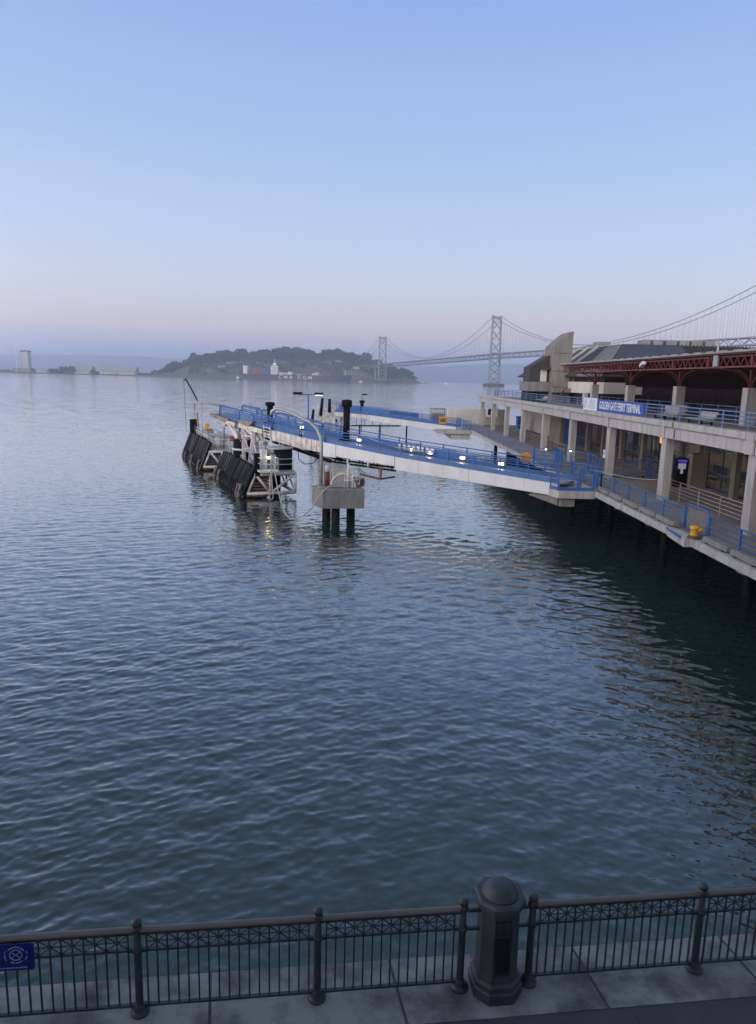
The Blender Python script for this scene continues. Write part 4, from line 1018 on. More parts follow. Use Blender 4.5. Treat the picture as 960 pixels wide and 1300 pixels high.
# jib with slender boom, hung on its mast at the far dolphin
t = thing('jib_crane', 'slender grey jib with raised dark fly boom and hanging cables over the far dolphin', 'crane', (-15.35, 75.6, 2.24))
MB().tube([(0, 0, 0), (0, 0, 4.75)], .12, 8).build('mast', 'galv', t)
MB().tube([(0, 0, 4.55), (-2.6, .6, 4.85), (-3.0, .7, 4.95), (-3.25, .75, 4.75), (-3.25, .75, 4.3)], .085, 8).build('boom', 'galv', t)
MB().tube([(-2.9, .7, 5.0), (-3.6, .85, 6.3), (-4.2, 1.0, 7.3), (-4.4, 1.0, 7.15)], .08, 8).build('fly_boom', 'black', t)
b = MB().tube([(-4.4, 1.0, 7.15), (-4.25, 1.0, 1.6)], .02, 5).tube([(-3.25, .75, 4.3), (-3.2, .75, .8)], .02, 5).tube([(-2.4, .6, 4.8), (-2.4, .6, .8)], .015, 5)
b.build('cable', 'black', t)

# ------------------------------------------------------------------ far gangway and its dolphin
A2 = Vector((13.3, 101.2, 0)); D2 = Vector((-17.2, 2.6, 0)).normalized(); R2 = math.atan2(D2.y, D2.x)
g2 = thing('boarding_gangway', 'far shorter boarding gangway with blue panels on a long white girder', 'gangway', A2, R2, None)
Z2 = [(-.3, 3.5), (0, 3.5), (13, 4.88), (18.5, 5.2)]; z2 = lambda s: interp(Z2, s)
for y0, y1 in ((-.02, -.2), (-2.4, -2.2)):
    strip(MB(), [(s, z-.05) for s, z in Z2], [(-.3, 2.62), (13, 3.98), (18.5, 4.5)], [-.3, 13], y0, y1).build('girder', 'white', g2)
    strip(MB(), [(s, z-.05) for s, z in Z2], [(13, 4.3), (18.5, 4.6)], [13.02, 18.2], y0, y1).build('girder', 'white_dirty', g2)
strip(MB(), Z2, [(s, z-.045) for s, z in Z2], [-.3, 13, 18.4], -.05, -2.35).build('walkway', 'galv', g2)
for y in (0, -2.4):
    strip(MB(), [(s, z+.25) for s, z in Z2], [(s, z-.05) for s, z in Z2], [-.3, 13, 18.3], y-.03, y+.03).build('kick_plate', 'blue', g2)
    for h in (1.05, .75, .5): MB().tube([(s, y, z2(s)+h) for s in (-.3, 13, 18.3)], .035, 6).build('rail', 'blue', g2)
    for k in range(11): MB().box(k*1.8-.03, k*1.8+.03, y-.03, y+.03, z2(k*1.8)+.2, z2(k*1.8)+1.05).build('post', 'blue', g2)
strip(MB(), [(s, z+1.0) for s, z in Z2], [(s, z+.2) for s, z in Z2], [10.0, 13, 14.2], .035, .06).build('side_panel', 'blue', g2)
strip(MB(), [(s, z+.55) for s, z in Z2], [(s, z+.2) for s, z in Z2], [4.4, 9.8], .035, .06).build('side_panel', 'blue', g2)
strip(MB(), [(s, z+1.0) for s, z in Z2], [(s, z+.2) for s, z in Z2], [6, 18], -2.43, -2.46).build('side_panel', 'blue', g2)
b = MB().bar((8.5, -.4, 3.3), (16, -.4, 3.1), .12, .1).bar((8.5, -2, 3.3), (16, -2, 3.1), .12, .1)
for k in range(6): b.bar((9+k*1.2, -.4, 3.25), (9+k*1.2, -.4, 4.2), .07)
b.build('underframe', 'black', g2)
t = thing('warning_board', 'square brown and yellow board on the inner part of the far gangway railing', 'sign', (A2.x+D2.x*2.3, A2.y+D2.y*2.3-.1, 3.74))
MB().box(-.55, .55, -.05, .0, .2, 1.2).build('board', 'orange', t); MB().box(-.4, .4, -.06, -.051, .4, .95).build('mark', 'rust', t)
t = thing('capped_post', 'black capped post on the far gangway', 'post', (A2.x+D2.x*14.2, A2.y+D2.y*14.2+2.1, z2(14.2)))
MB().lathe([(.26, 0), (.26, 1.5)], n=14).build('shaft', 'black', t); MB().lathe([(.28, 1.5), (.4, 1.55), (.4, 1.85), (.2, 1.95)], n=14).build('head', 'black', t)
d3 = dolphin('distant dolphin beside the outer end of the far gangway, cluttered with white frames', (-7.6, 103.0, 0), R(8), 7.5, 2.9, 5.2)
b = MB()
for x, y, z1 in ((.6, 1, 6.2), (1.8, .8, 6.0), (3.0, .8, 5.6), (1.2, 4, 6.2), (3.4, 4, 5.8), (4.6, 1, 4.8)): b.box(x-.13, x+.13, y-.13, y+.13, 2.24, z1)
for z in (3.2, 4.3, 5.4): b.bar((.6, 1, z), (3.0, .8, z), .12).bar((1.2, 4, z), (3.4, 4, z), .12).bar((.6, 1, z), (1.2, 4, z), .12)
b.bar((.6, 1, 2.3), (1.8, .8, 4.3), .1).bar((3, .8, 2.3), (1.8, .8, 4.3), .1).bar((-.9, .9, 2.6), (.6, 1, 4.2), .12).bar((1.8, .8, 4.3), (3.0, .8, 5.5), .1)
b.build('support_tower', 'white_dirty', d3)
for x, z0, z1, lean in ((-.5, 2.2, 5.4, .35), (.9, 4.5, 7.1, .25), (2.2, 5.0, 7.0, .0)):
    MB().tube([(x, .6, z0), (x+lean, .6, z1)], [.26, .2], 10).build('guide_post', 'black', d3)
guard(MB(), [(.8, .1), (5.1, .1), (5.1, 7)], 1.0, 2.24).build('guard_rail', 'white', d3)
for k in range(14):
    x, y = random.uniform(.9, 5), random.uniform(.3, 4); MB().box(x-.22, x+.22, y-.25, y+.25, 2.245, random.uniform(2.7, 4.4)).build('machinery_box', random.choice(['white_dirty', 'galv', 'white_dirty', 'black']), d3)
b = MB()
for k in range(16):
    x, y = random.uniform(.5, 5), random.uniform(.3, 4); MB().tube([(x, y, 2.245), (x+random.uniform(-.6, .6), y+random.uniform(-.5, .5), random.uniform(3.6, 5.6))], .06, 6).build('pipe', 'white', d3)
MB().box(2.6, 4.6, .8, 2.4, 2.245, 3.6).build('equipment_box', 'galv', d3)
MB().box(4.2, 4.7, .4, .9, 3.0, 5.4).build('ladder_cage', 'white', d3)
t = thing('jib_crane', 'thin jib over the distant dolphin with a hooked lamp and long horizontal boom', 'crane', (-3.9, 104.0, 2.24))
MB().tube([(0, 0, 0), (0, 0, 4.9), (-.1, 0, 5.6), (-.9, 0, 6.5), (-1.35, 0, 6.55), (-1.5, 0, 6.3)], .06, 6).build('lamp_arm', 'galv', t)
MB().tube([(0, 0, 4.3), (-2.9, .2, 4.75), (-3.2, .2, 4.5)], .055, 6).build('boom', 'galv', t)
MB().tube([(-2.8, .2, 4.7), (-2.8, .2, .8)], .02, 5).build('cable', 'black', t)
t = thing('street_lamp', 'thin single lamp post behind the far gangway', 'street lamp', (-.75, 107, 2.0))
MB().tube([(0, 0, 0), (0, 0, 5.6)], .06, 6).build('pole', 'blue', t); MB().box(-.1, .75, -.12, .12, 5.6, 5.78).build('lamp_head', 'black', t)
t = thing('float', 'platform pontoon of dark timber under the outer end of the far gangway', 'pontoon', (1.5, 104.6, 0))
MB().box(-3.2, 6.5, -1.2, 1.2, -.4, .5).build('body', 'black', t); MB().box(-3.3, 6.6, -1.3, 1.3, .501, .62).build('deck', 'galv', t)
for x in (-2.5, .5, 4.5): cyl(MB(), x, 0, .62, 3.3, .12, 8).build('strut', 'black', t)
# far landing
FLN = 'far landing'
gate_leaf('landing_gate', 'blue gate at the inner end of the far gangway', (13.0, 100.9), (14.9, 100.2), 1.3, 4, 'blue')
railing('landing_railing', 'blue railing along the water side of the far landing', 'railing', [(14.55, 99.8), (14.6, 113)], 2.0, 1.2, 4, 'blue', 3.2, .04)
t = thing('wire_cage', 'rusty wire storage cage standing left of the pale ribbed wall', 'cage', (11.6, 114.6, 3.2))
b = MB()
for k in range(9): b.bar((-1.2+k*.3, -1, 0), (-1.2+k*.3, -1, 2.3), .05).bar((-1.2, -1, .1+k*.27), (1.2, -1, .1+k*.27), .05)
for y in (-1, 1): b.bar((-1.2, y, 2.35), (1.2, y, 2.35), .1).bar((-1.2, y, 0), (-1.2, y, 2.35), .1).bar((1.2, y, 0), (1.2, y, 2.35), .1)
b.build('mesh_frame', 'timber_pale', t); MB().box(-1.0, 1.0, -.8, .8, 0, 1.6).build('stored_goods', 'beige', t)
t = thing('ribbed_wall', 'pale ribbed screen wall at the far end of the lower deck', 'wall', (16.5, 113.6, 3.2))
b = MB().box(-3.3, 6.5, 0, .12, .05, 2.5)
for k in range(24): b.box(-3.3+k*.41, -3.1+k*.41, -.1, -.002, .05, 2.5)
b.build('panel', 'ribbed', t)
tb(MB().box(10, 14.90, 98.6, 116, 2.70, 3.19).prism([(12, 98.9), (14.7, 98.9), (14.7, 116), (12, 116)], 1.9, 2.69), 'far_landing', 'concrete')
tb(MB().box(23, 23.4, 20, 114, -1, 2.7), 'underdeck_shade_wall', 'dark')  # dark wall added so the space under the deck stays in shade

# ------------------------------------------------------------------ far shore
def zpx(px, py, Y): return 10 + (HOR(px) + 1.4 - py)/F*Y      # height of something seen at an angle, at distance Y
# island with its wooded ridge
SKY_ = [(190, 473), (200, 472), (212, 471), (228, 468), (236, 464), (246, 459), (258, 458), (268, 458), (280, 456), (300, 454), (310, 452), (322, 452), (340, 452), (356, 451), (372, 452), (390, 453), (405, 453), (418, 451), (432, 453), (445, 455), (460, 459), (480, 462), (490, 465), (506, 468), (515, 472), (524, 476), (532, 481), (541, 486.5)]
def prof_h(px, tab):
    if px <= tab[0][0]: return tab[0][1]
    for (a, x), (c, y) in zip(tab, tab[1:]):
        if px <= c: return x + (y-x)*(px-a)/(c-a)
    return tab[-1][1]
YI0, YI1, YR = 2330, 2950, 2560
def ridge(px): return max(zpx(px, prof_h(px, SKY_), YR) - 17, 1.5)
NX, NY = 110, 18
vs = []; fs = []
hn = lambda x, y: math.sin(x*.021+1)*math.cos(y*.017)+.6*math.sin(x*.047+y*.033)+.35*math.sin(x*.11-y*.09)
def ter(px, v):
    X = at(px, YR); Y = YI0 + (YI1-YI0)*v
    s = math.sin(min(1, v/.37)*math.pi/2)**.8 if v < .37 else math.cos((v-.37)/.63*math.pi/2)
    r = ridge(px)
    return X, Y, -1 + (r+1)*max(0, s) + hn(X, Y)*2.0*min(1, r/30)*(1 if 0 < v < 1 else 0)
for i in range(NX+1):
    for j in range(NY+1): vs.append(ter(188 + 354*i/NX, j/NY))
for i in range(NX):
    for j in range(NY):
        a = i*(NY+1)+j; fs.append((a, a+NY+1, a+NY+2, a+1))
structure(MB().add(vs, fs, True).build('island', 'hill'))
# trees: five crown shapes, each a scatter of leaf clumps
def crown_mesh(seed, conif=False):
    r = random.Random(seed); b = MB()
    lobes = [(r.uniform(-.45, .45), r.uniform(-.45, .45), r.uniform(.45, .95), r.uniform(.28, .42)) for _ in range(7)] if not conif else [(0, 0, .3+.1*k, .34-.045*k) for k in range(7)]
    for lx, ly, lz, lr in lobes:
        for _ in range(34):
            th, ph = r.uniform(0, 6.28), math.acos(r.uniform(-1, 1)); q = lr*r.uniform(.55, 1.08)
            c = Vector((lx+q*math.sin(ph)*math.cos(th), ly+q*math.sin(ph)*math.sin(th), lz+q*math.cos(ph)*.8))
            d1_ = Vector((r.gauss(0, 1), r.gauss(0, 1), r.gauss(0, 1))).normalized(); d2_ = d1_.orthogonal().normalized()
            s = r.uniform(.07, .13); d3_ = d1_.cross(d2_)
            b.add([c-d1_*s, c+d2_*s, c+d1_*s, c-d2_*s], [(0, 1, 2, 3)]); b.add([c-d1_*s*.8, c+d3_*s, c+d1_*s*.8, c-d3_*s], [(0, 1, 2, 3)])
    return b
protos = []
for k in range(5):
    t = thing('tree', 'dark tree standing on the wooded island ridge', 'tree', (0, 0, 0), 0, 'trees on the wooded island')
    MB().tube([(0, 0, -.15), (.02, 0, .35), (.0, .02, .7)], [.055, .04, .02], 6).build('trunk', 'bark', t)
    crown_mesh(40+k, k == 4).build('crown', 'leaf', t); protos.append(t)
used = set()
def put_tree(X, Y, z, h):
    k = random.choice([0, 1, 2, 3, 0, 1, 2, 3, 4]); 
    o = protos[k] if k not in used else dup(protos[k]); used.add(k)
    o.location = (X, Y, z-.5); o.rotation_euler = (0, 0, random.uniform(0, 6.28)); w = h*random.uniform(.85, 1.25); o.scale = (w, w, h)
    return o
for i in range(150):
    px = random.uniform(214, 520)
    if 226 < px < 238 and random.random() < .6: continue
    v = random.uniform(.24, .40); X, Y, z = ter(px, v)
    put_tree(X*Y/YR, Y, z, random.uniform(18, 36)*(1 if px < 470 else .7))
for px in (203, 208, 214, 221, 226, 231, 500, 508, 513, 517, 526):
    X, Y, z = ter(px, .3); put_tree(X*Y/YR, Y, z, random.uniform(14, 20)*(1 if px < 480 else .8))
for px, h in ((416, 30), (419, 26), (268, 24), (276, 22)):
    X, Y, z = ter(px, .37); put_tree(X*Y/YR, Y, z, h)
# lower slopes: one wood
b = MB()
for i in range(5200):
    px = 240 + 285*random.random(); v = random.uniform(.03, .36); X, Y, z = ter(px, v)
    if hn(X*1.7+90, Y*2.1) < -.15 + .9*(.12-v)*4: continue
    X = X*Y/YR
    for _ in range(2):
        c = Vector((X+random.uniform(-4, 4), Y+random.uniform(-4, 4), z+random.uniform(0, 9)))
        d1_ = Vector((random.gauss(0, 1), random.gauss(0, 1), random.gauss(0, 1))).normalized(); d2_ = d1_.orthogonal().normalized(); s = random.uniform(2, 4.2)
        b.add([c-d1_*s, c+d2_*s, c+d1_*s, c-d2_*s], [(0, 1, 2, 3)])
o = b.build('woodland', 'leaf2'); o['kind'] = 'stuff'
# a pale road cut and a few houses on the island
houses = [(283, .16, 26, 9), (296, .20, 40, 8), (330, .17, 22, 8), (405, .30, 26, 9), (430, .22, 20, 8), (452, .16, 24, 9)]
hl = ['long pale building low on the left slope of the island', 'pale retaining wall building below the island trees, left of the ship', 'pale building on the island slope above the container ship stern', 'small building near the top of the island', 'pale building on the right island slope', 'low building where the bridge meets the island']
for (px, v, w, h), lab in zip(houses, hl):
    X, Y, z = ter(px, v); X = X*Y/YR
    t = thing('island_building', lab, 'building', (X, Y-14, z), 0, 'buildings on the island')
    MB().box(-w/2, w/2, 0, 12, -4, h*.6).build('wall', 'beige', t)
    MB().ext([(-w/2-1, -1, h*.602), (-w/2-1, 13, h*.602), (-w/2-1, 6, h)], (w+2, 0, 0)).build('roof', 'roofmetal', t)
t = thing('radio_mast', 'thin lattice mast on the island top', 'mast', (*ter(421, .37)[:2], ter(421, .37)[2]))
MB().tube([(0, 0, 0), (0, 0, 34)], [.9, .4], 6).build('pole', 'galv', t); MB().box(-2.5, 2.5, -.4, .4, 24, 26).build('antenna', 'galv', t)
# low flat island at left
b = MB(); vs = []; fs = []
for i in range(61):
    px = -260 + 466*i/60; h = 4 + 2.2*math.sin(i*1.7) + 1.3*math.sin(i*.6)
    X = at(px, 2700)
    vs += [(X, 2640, -1), (X, 2655, 2.5), (X, 2720, h), (X, 3000, h*.8), (X, 3010, -1)]
for i in range(60):
    for j in range(4): a = i*5+j; fs.append((a, a+5, a+6, a+1))
structure(MB().add(vs, fs, True).build('low_island', 'land'))
b = MB()
for i in range(2600):
    px = random.choice([random.uniform(-60, 10), random.uniform(42, 96), random.uniform(60, 92), random.uniform(118, 126), random.uniform(168, 200)])
    X = at(px, 2690); c = Vector((X, 2690+random.uniform(0, 60), 4+random.uniform(0, 8)*(.55+.45*math.sin(px*.9))))
    d1_ = Vector((random.gauss(0, 1), random.gauss(0, 1), random.gauss(0, 1))).normalized(); d2_ = d1_.orthogonal().normalized(); s = random.uniform(1.5, 3.2)
    b.add([c-d1_*s, c+d2_*s, c+d1_*s, c-d2_*s], [(0, 1, 2, 3)])
o = b.build('shore_scrub', 'leaf2'); o['kind'] = 'stuff'
for px, h in ((82, 22), (86, 18), (90, 24), (92, 22), (78, 15), (117, 17), (119, 14), (68, 14), (72, 15), (196, 18), (193, 14)):
    o = put_tree(at(px, 2680), 2680, 4, h); o['label'] = 'dark tree on the low flat shore at left'; o['group'] = 'trees on the low shore'
YH = 2680
def shed(px0, px1, py0, lab, roofh=.45):
    X0, X1 = at(px0, YH), at(px1, YH); z1 = zpx((px0+px1)/2, py0, YH); t = thing('warehouse', lab, 'warehouse', ((X0+X1)/2, YH, 4), 0, 'pale sheds on the low shore')
    w = (X1-X0)/2; h = z1-4
    MB().box(-w, w, 0, 45, -1, h*roofh).build('wall', 'beige', t)
    MB().ext([(-w-1, -2, h*roofh+.05), (-w-1, 47, h*roofh+.05), (-w-1, 32, h*.92), (-w-1, 22, h), (-w-1, 12, h*.92)], (2*w+2, 0, 0)).build('roof', 'beige', t)
    for k in range(int(2*w/14)): MB().box(-w+4+k*14, -w+12+k*14, -.3, -.05, .5, h*roofh*.7).build('door', 'galv', t)
shed(94, 116, 465.5, 'pale shed with sloping roof beside dark trees on the low shore'); shed(126, 149, 466.5, 'long pale shed in the middle of the low shore'); shed(149.5, 172, 467.5, 'grey-roofed shed at the right end of the low shore sheds')
shed(46, 60, 468.5, 'small low building between the tower block and the shore trees')
t = thing('tower_block', 'unfinished concrete high-rise tower with vertical bands far across the water', 'high-rise', (at(32, YH), YH, 4))
MB().box(-13.5, 13.5, 0, 26, 0, zpx(32, 449, YH)-4).build('core', 'tower_conc', t)
b = MB()
for x in (-13.5, -9, -1.5, 5.5, 12): b.box(x, x+1.6, -.8, -.05, 14, zpx(32, 447.5, YH)-4)
b.build('pier_band', 'beige', t)
b = MB()
for k in range(15): b.box(-8.8, 11.8, -.4, -.06, 16+k*4, 17.6+k*4)
b.build('floor_slab', 'galv', t)
MB().box(-42, 22, -6, 34, 0, 15).build('podium', 'concrete_brown', t)
MB().box(-15, 15, -1, 27, zpx(32, 449, YH)-4, zpx(32, 448, YH)-2).build('crown_slab', 'dark', t)
t = thing('tower_crane', 'thin tower crane beside the unfinished high-rise', 'crane', (at(23, YH), YH-8, 4))
zt_ = zpx(23, 440, YH)-4
MB().bar((0, 0, 0), (0, 0, zt_+5), 2.0).build('mast', 'white_dirty', t)
MB().bar((-18, 0, zt_), (44, 0, zt_+1), 1.3, 1.5).bar((0, 0, zt_+5), (40, 0, zt_+1.2), .4).bar((0, 0, zt_+5), (-17, 0, zt_+.5), .4).build('jib', 'white_dirty', t)
MB().box(-19, -12, -1, 1, zt_-3, zt_-.8).build('counterweight', 'tower_conc', t)
t = thing('derrick', 'slanting derrick boom on the shore at the left tip of the wooded island', 'crane', (at(197, 2600), 2600, 3))
MB().tube([(0, 0, 0), (-14, 0, 44)], [1.1, .5], 6).build('boom', 'galv', t); MB().box(-5, 6, -4, 4, -2, 4).build('base', 'rust', t)
# container ship
YS = 2120
x0, x1 = at(309, YS), at(445, YS)
sh = thing('container_ship', 'long dark container ship with white bridge and large white hull letters before the island', 'ship', ((x0+x1)/2, YS, 0), -.02)
Ls = x1-x0; hw = 20
def hull(b, z0, z1, flare):
    st = [(-.5, .80, 0), (-.49, .92, 0), (-.44, 1, 0), (.34, 1, 0), (.42, .82, .2), (.47, .45, .6), (.5, .03, 1)]
    vs = []; n = len(st)
    for z, fl in ((z0, 0), (z1, flare)):
        for s, w, fw_ in st: vs.append((s*Ls + fl*fw_*7, -w*hw, z + (fl*3 if fw_ > .5 else 0)))
        for s, w, fw_ in reversed(st): vs.append((s*Ls + fl*fw_*7, w*hw, z + (fl*3 if fw_ > .5 else 0)))
    m = 2*n; fs = [tuple(range(m-1, -1, -1)), tuple(range(m, 2*m))] + [(i, (i+1) % m, m+(i+1) % m, m+i) for i in range(m)]
    return b.add(vs, fs)
hull(MB(), 1.6, 17, 1).build('hull', 'hull', sh); hull(MB(), -2, 1.59, 0).build('boot_topping', 'hullred', sh)
sx0 = at(345, YS) - (x0+x1)/2; sx1 = at(353, YS) - (x0+x1)/2
b = MB().box(sx0, sx1, -19, 19, 17.05, 40).box(sx0+3, sx1-3, -21, 21, 40.02, 44).box(sx0+5, sx1-5, -8, 8, 44.02, 50)
b.tube([(sx0+9, 0, 50), (sx0+9, 0, 61)], .9, 6)
br_ = b.build('superstructure', 'shipwhite', sh)
b = MB()
for k in range(5): b.box(sx0+2, sx1-2, -19.1, -19.01, 20+k*4, 21.3+k*4)
b.box(sx0+4, sx1-4, -21.1, -21.01, 41.3, 42.8); b.build('window_row', 'dark', br_)
MB().box(sx0-12, sx0-5, -7, 7, 17.05, 39).build('funnel', 'hull', sh)
cols_ = ['cont_red', 'cont_blue', 'cont_white', 'cont_red', 'galv']
def stack(px0, px1, tiers, mats):
    a, c = at(px0, YS)-(x0+x1)/2, at(px1, YS)-(x0+x1)/2; n = max(1, int((c-a)/13.2))
    for k in range(n):
        b = MB(); tt = max(1, tiers + random.choice([-1, 0, 0, 1]))
        for z in range(tt): b.box(a+k*13.2, a+k*13.2+12.3, -18, 18, 17.06+z*2.9, 17.06+z*2.9+2.75)
        b.build('container_stack', random.choice(mats), sh)
stack(310, 321, 7, ['cont_white', 'cont_white', 'cont_white']); stack(321, 344, 6, ['cont_red', 'cont_red', 'cont_blue'])
stack(355, 398, 2, cols_); stack(400, 428, 2, ['cont_red', 'galv', 'cont_blue'])
b = MB()
for px in (372, 384, 396, 408, 420): x = at(px, YS)-(x0+x1)/2; b.box(x-.8, x+.8, -16, -14, 17.05, 30).box(x-.8, x+.8, 14, 16, 17.05, 30).box(x-.8, x+.8, -16, 16, 30.02, 31.5)
b.build('lashing_bridge', 'rust', sh)
MB().box(at(395, YS)-(x0+x1)/2, at(400, YS)-(x0+x1)/2, -12, 12, 17.06, 22).build('hatch_house', 'shipwhite', sh)
MB().tube([(.45*Ls, 0, 19), (.45*Ls, 0, 36)], .8, 6).build('foremast', 'shipwhite', sh)
cxx = (at(357, YS)+at(395, YS))/2-(x0+x1)/2
text_mesh('CMA CGM', 13.5, .12, 'hull_lettering', 'cont_white', sh, sh.matrix_basis @ frame3((cxx, -20.2, 9.2), (1, 0, 0), (0, 0, 1)), squash=1.15, spacing=1.6)
t = thing('tug_boat', 'small white workboat close to the stern of the container ship', 'boat', (at(305, YS), YS-40, 0))
b = MB(); b.prism([(-9, -3), (6, -3), (11, 0), (6, 3), (-9, 3)], -.5, 2.6); b.build('hull', 'hull', t); MB().box(-4, 4, -2.2, 2.2, 2.61, 7).build('wheelhouse', 'shipwhite', t); MB().tube([(0, 0, 7), (0, 0, 12)], .3, 6).build('mast', 'shipwhite', t)
for px, Y, lab in ((458, 2250, 'tiny white sailing boat between the ship bow and the far bridge tower'), (566, 2400, 'tiny white boat right of the island point')):
    t = thing('sailing_boat', lab, 'boat', (at(px, Y), Y, 0)); MB().prism([(-6, -2), (4, -2), (8, 0), (4, 2), (-6, 2)], -.4, 1.8).build('hull', 'shipwhite', t); MB().box(-3, 2, -1.4, 1.4, 1.81, 4.6).build('cabin', 'shipwhite', t)
# ------------------------------------------------------------------ suspension bridge
P6, P5, P4, P3 = Vector((at(485, 2300), 2300, 0)), Vector((at(627, 1640), 1640, 0)), Vector((at(752, 1312), 1312, 0)), Vector((at(970, 975), 975, 0))
BDIR = (P5-P6).normalized(); BN = Vector((-BDIR.y, BDIR.x, 0))
br = thing('suspension_bridge', 'long grey double-deck suspension bridge with cross-braced towers crossing to the island', 'bridge', P5, 0)
DK = [(-330, 50), (0, 60), (705, 75), (1056, 79), (1420, 81), (2100, 75)]     # deck top along the bridge from the far tower
Lb = lambda p: (p-P6).dot(BDIR)
def BP(s, off, z): 
    p = P6 + BDIR*s + BN*off; return (p.x, p.y, z)
dz = lambda s: interp(DK, s)
def btower(s, H_, w=10.5):
    tw_ = MB(); lw = 4.2
    for sd in (-1, 1):
        tw_.bar(BP(s, sd*(w+3.0), 4), BP(s, sd*w, H_), lw, lw*1.2)
    tw_.build('tower_leg', 'bridge', br, True)
    zd_ = dz(s); xs_ = [(9, 24), (24, zd_-13), (zd_+2, zd_+2+(H_-zd_-6)/3), (zd_+2+(H_-zd_-6)/3, zd_+2+2*(H_-zd_-6)/3), (zd_+2+2*(H_-zd_-6)/3, H_-4)]
    if xs_[1][1]-xs_[1][0] > 22: m_ = (xs_[1][0]+xs_[1][1])/2; xs_[1:2] = [(24, m_), (m_, zd_-13)]
    b = MB(); wz = lambda z: w+3-3*(z-4)/(H_-4)
    for a, c in xs_:
        b.bar(BP(s, -wz(a), a), BP(s, wz(c), c), 1.8, 1.8).bar(BP(s, wz(a), a), BP(s, -wz(c), c), 1.8, 1.8)
    for z in (9, zd_+1, H_-2.5): b.bar(BP(s, -wz(z), z), BP(s, wz(z), z), 3, 3.2)
    b.build('cross_brace', 'bridge', br, True)
    b = MB()
    for sd in (-1, 1): b.bar(BP(s, sd*w, H_), BP(s, sd*w, H_+4), 5.5)
    b.bar(BP(s, -w, H_+1), BP(s, w, H_+1), 2.5); b.build('saddle', 'bridge', br, True)
    c = Vector(BP(s, 0, 0)); b = MB(); b.ext([Vector(BP(s, y, 0))+BDIR*x for x, y in ((-14, -20), (14, -20), (18, 0), (14, 20), (-14, 20), (-18, 0))], (0, 0, 7)); b.build('pier', 'land', br, True)
s5, s4, s3 = Lb(P5), Lb(P4), Lb(P3)
btower(0, 142); btower(s5, 156); btower(s3+15, 158)
# deck: two slabs with a truss between
st_ = list(range(-300, int(s3)+700, 22))
b = MB()
for a, c in zip(st_, st_[1:]):
    b.ext([BP(a, -10.2, dz(a)-1.6), BP(a, 10.2, dz(a)-1.6), BP(a, 10.2, dz(a)), BP(a, -10.2, dz(a))], Vector(BP(c, 0, dz(c)))-Vector(BP(a, 0, dz(a))))
b.build('upper_deck', 'bridge', br, True)
b = MB()
for a, c in zip(st_, st_[1:]):
    b.ext([BP(a, -10.2, dz(a)-11.5), BP(a, 10.2, dz(a)-11.5), BP(a, 10.2, dz(a)-9.6), BP(a, -10.2, dz(a)-9.6)], Vector(BP(c, 0, dz(c)))-Vector(BP(a, 0, dz(a))))
b.build('lower_deck', 'bridge', br, True)
b = MB()
for off in (-10, 10):
    for a, c in zip(st_, st_[1:]):
        m_ = (a+c)/2; b.bar(BP(a, off, dz(a)-9.6), BP(m_, off, dz(m_)-1.6), .9).bar(BP(m_, off, dz(m_)-1.6), BP(c, off, dz(c)-9.6), .9)
b.build('stiffening_truss', 'bridge', br, True)
def cable(s0, z0, s1, z1, sagz):
    n = 40; mid = (z0+z1)/2
    return [(s0+(s1-s0)*k/n, (lambda u: z0+(z1-z0)*u - 4*u*(1-u)*(mid-sagz))(k/n)) for k in range(n+1)]
runs = [cable(-330, 60, 0, 144, 84), cable(0, 144, s5, 158, 72), cable(s5, 158, s4, dz(s4)+3, 103), cable(s4, dz(s4)+3, s3+15, 160, 105), cable(s3+15, 160, s3+720, 158, 85)]
SUS = []
for off in (-10.4, 10.4):
    for rn in runs:
        MB().tube([BP(s, off, z) for s, z in rn], .62, 6).build('main_cable', 'bridge', br, True)
        s = math.ceil(rn[0][0]/12.2)*12.2
        while s < rn[-1][0]:
            z = interp(rn, s)
            if z > dz(s)+3: SUS.append((s, off, z))
            s += 12.2
near = sorted([q for q in SUS if q[0] < s3+5], key=lambda q: -q[0])[:100]; rest = MB()
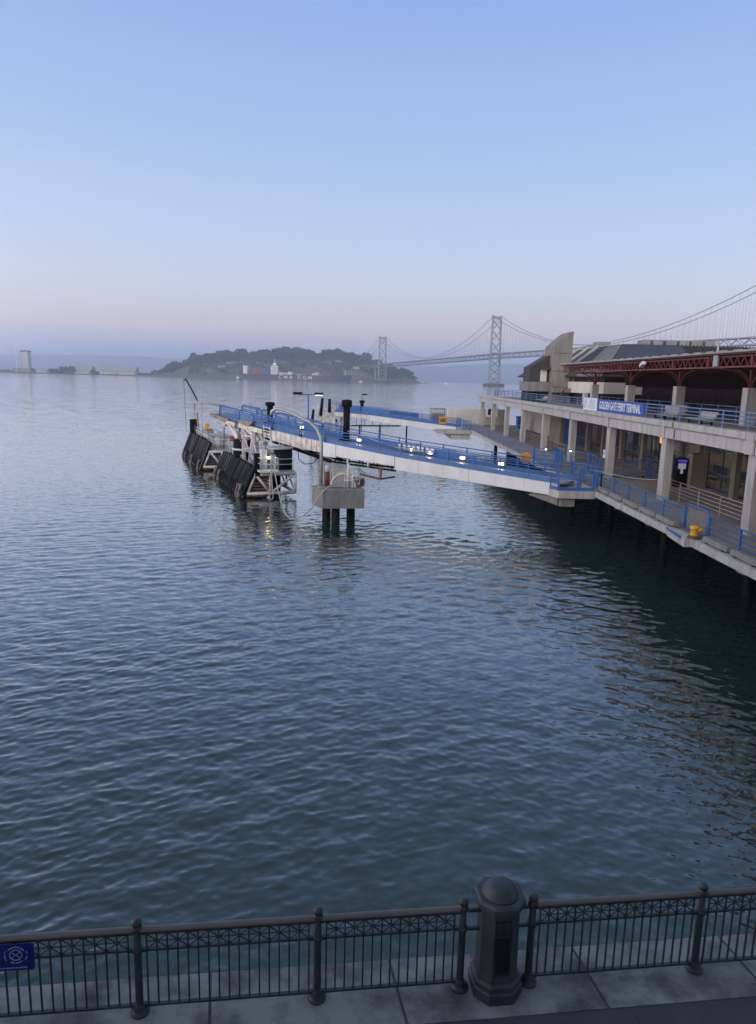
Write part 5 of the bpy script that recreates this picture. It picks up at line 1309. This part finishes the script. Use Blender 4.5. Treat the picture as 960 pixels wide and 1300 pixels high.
for q in SUS:
    s, off, z = q
    if q in near: MB().bar(BP(s, off, dz(s)-.2), BP(s, off, z), .22).build('suspender', 'bridge', br, True)
    else: rest.bar(BP(s, off, dz(s)-.2), BP(s, off, z), .22)
rest.build('suspender_set', 'bridge', br, True)['kind'] = 'stuff'
b = MB(); b.ext([Vector(BP(s4, y, 0))+BDIR*x for x, y in ((-20, -14), (20, -14), (20, 14), (-20, 14))], (0, 0, dz(s4)-12)); b.build('anchorage', 'tower_conc', br, True)
b = MB()
for s in (-60, -130, -200, -270): b.bar(BP(s, 0, 0), BP(s, 0, dz(s)-11.6), 5, 14)
b.build('approach_pier', 'bridge', br, True)
# hills across the bay and the far port shore
vs = []; fs = []
FH = [(-400, 460), (-100, 455), (40, 452), (120, 453), (200, 456), (300, 460), (420, 464), (500, 467), (560, 466), (620, 464), (700, 466), (800, 462), (900, 460), (1100, 458), (1400, 458)]
for i in range(181):
    px = -400 + 1800*i/180; X = at(px, 11600); h = max(40, min(345, (HOR(min(max(px, -100), 1000))+1.4-prof_h(px, FH))/F*11600*1.0+10 + 6*math.sin(i*.9)+5*math.sin(i*.37)))
    vs += [(X*.92, 10700, -1), (X*.95, 11000, h*.25), (X*.98, 11300, h*.7), (X, 11600, h), (X*1.02, 12000, h*.8), (X*1.04, 12400, -1)]
for i in range(180):
    for j in range(5): a = i*6+j; fs.append((a, a+6, a+7, a+1))
vs = [(max(-7550, min(7550, x)), y, z) for x, y, z in vs]
structure(MB().add(vs, fs, True).build('hills', 'farhill'))
# the long hall the picture is taken from: its wall keeps the western light off the promenade
wb = thing('waterfront_hall', 'long pale hall standing behind the promenade pavement', 'building', (0, -1.4, 3.2), FS)
MB().box(-90, 70, -20, 0, 0, 17).build('wall', 'cream', wb); MB().box(-91, 71, -21, .5, 17.01, 17.8).build('cornice', 'cream', wb)
MB().ext([(-91, -20.5, 17.82), (-91, .0, 17.82), (-91, -10, 22)], (162, 0, 0)).build('roof', 'roofmetal', wb)
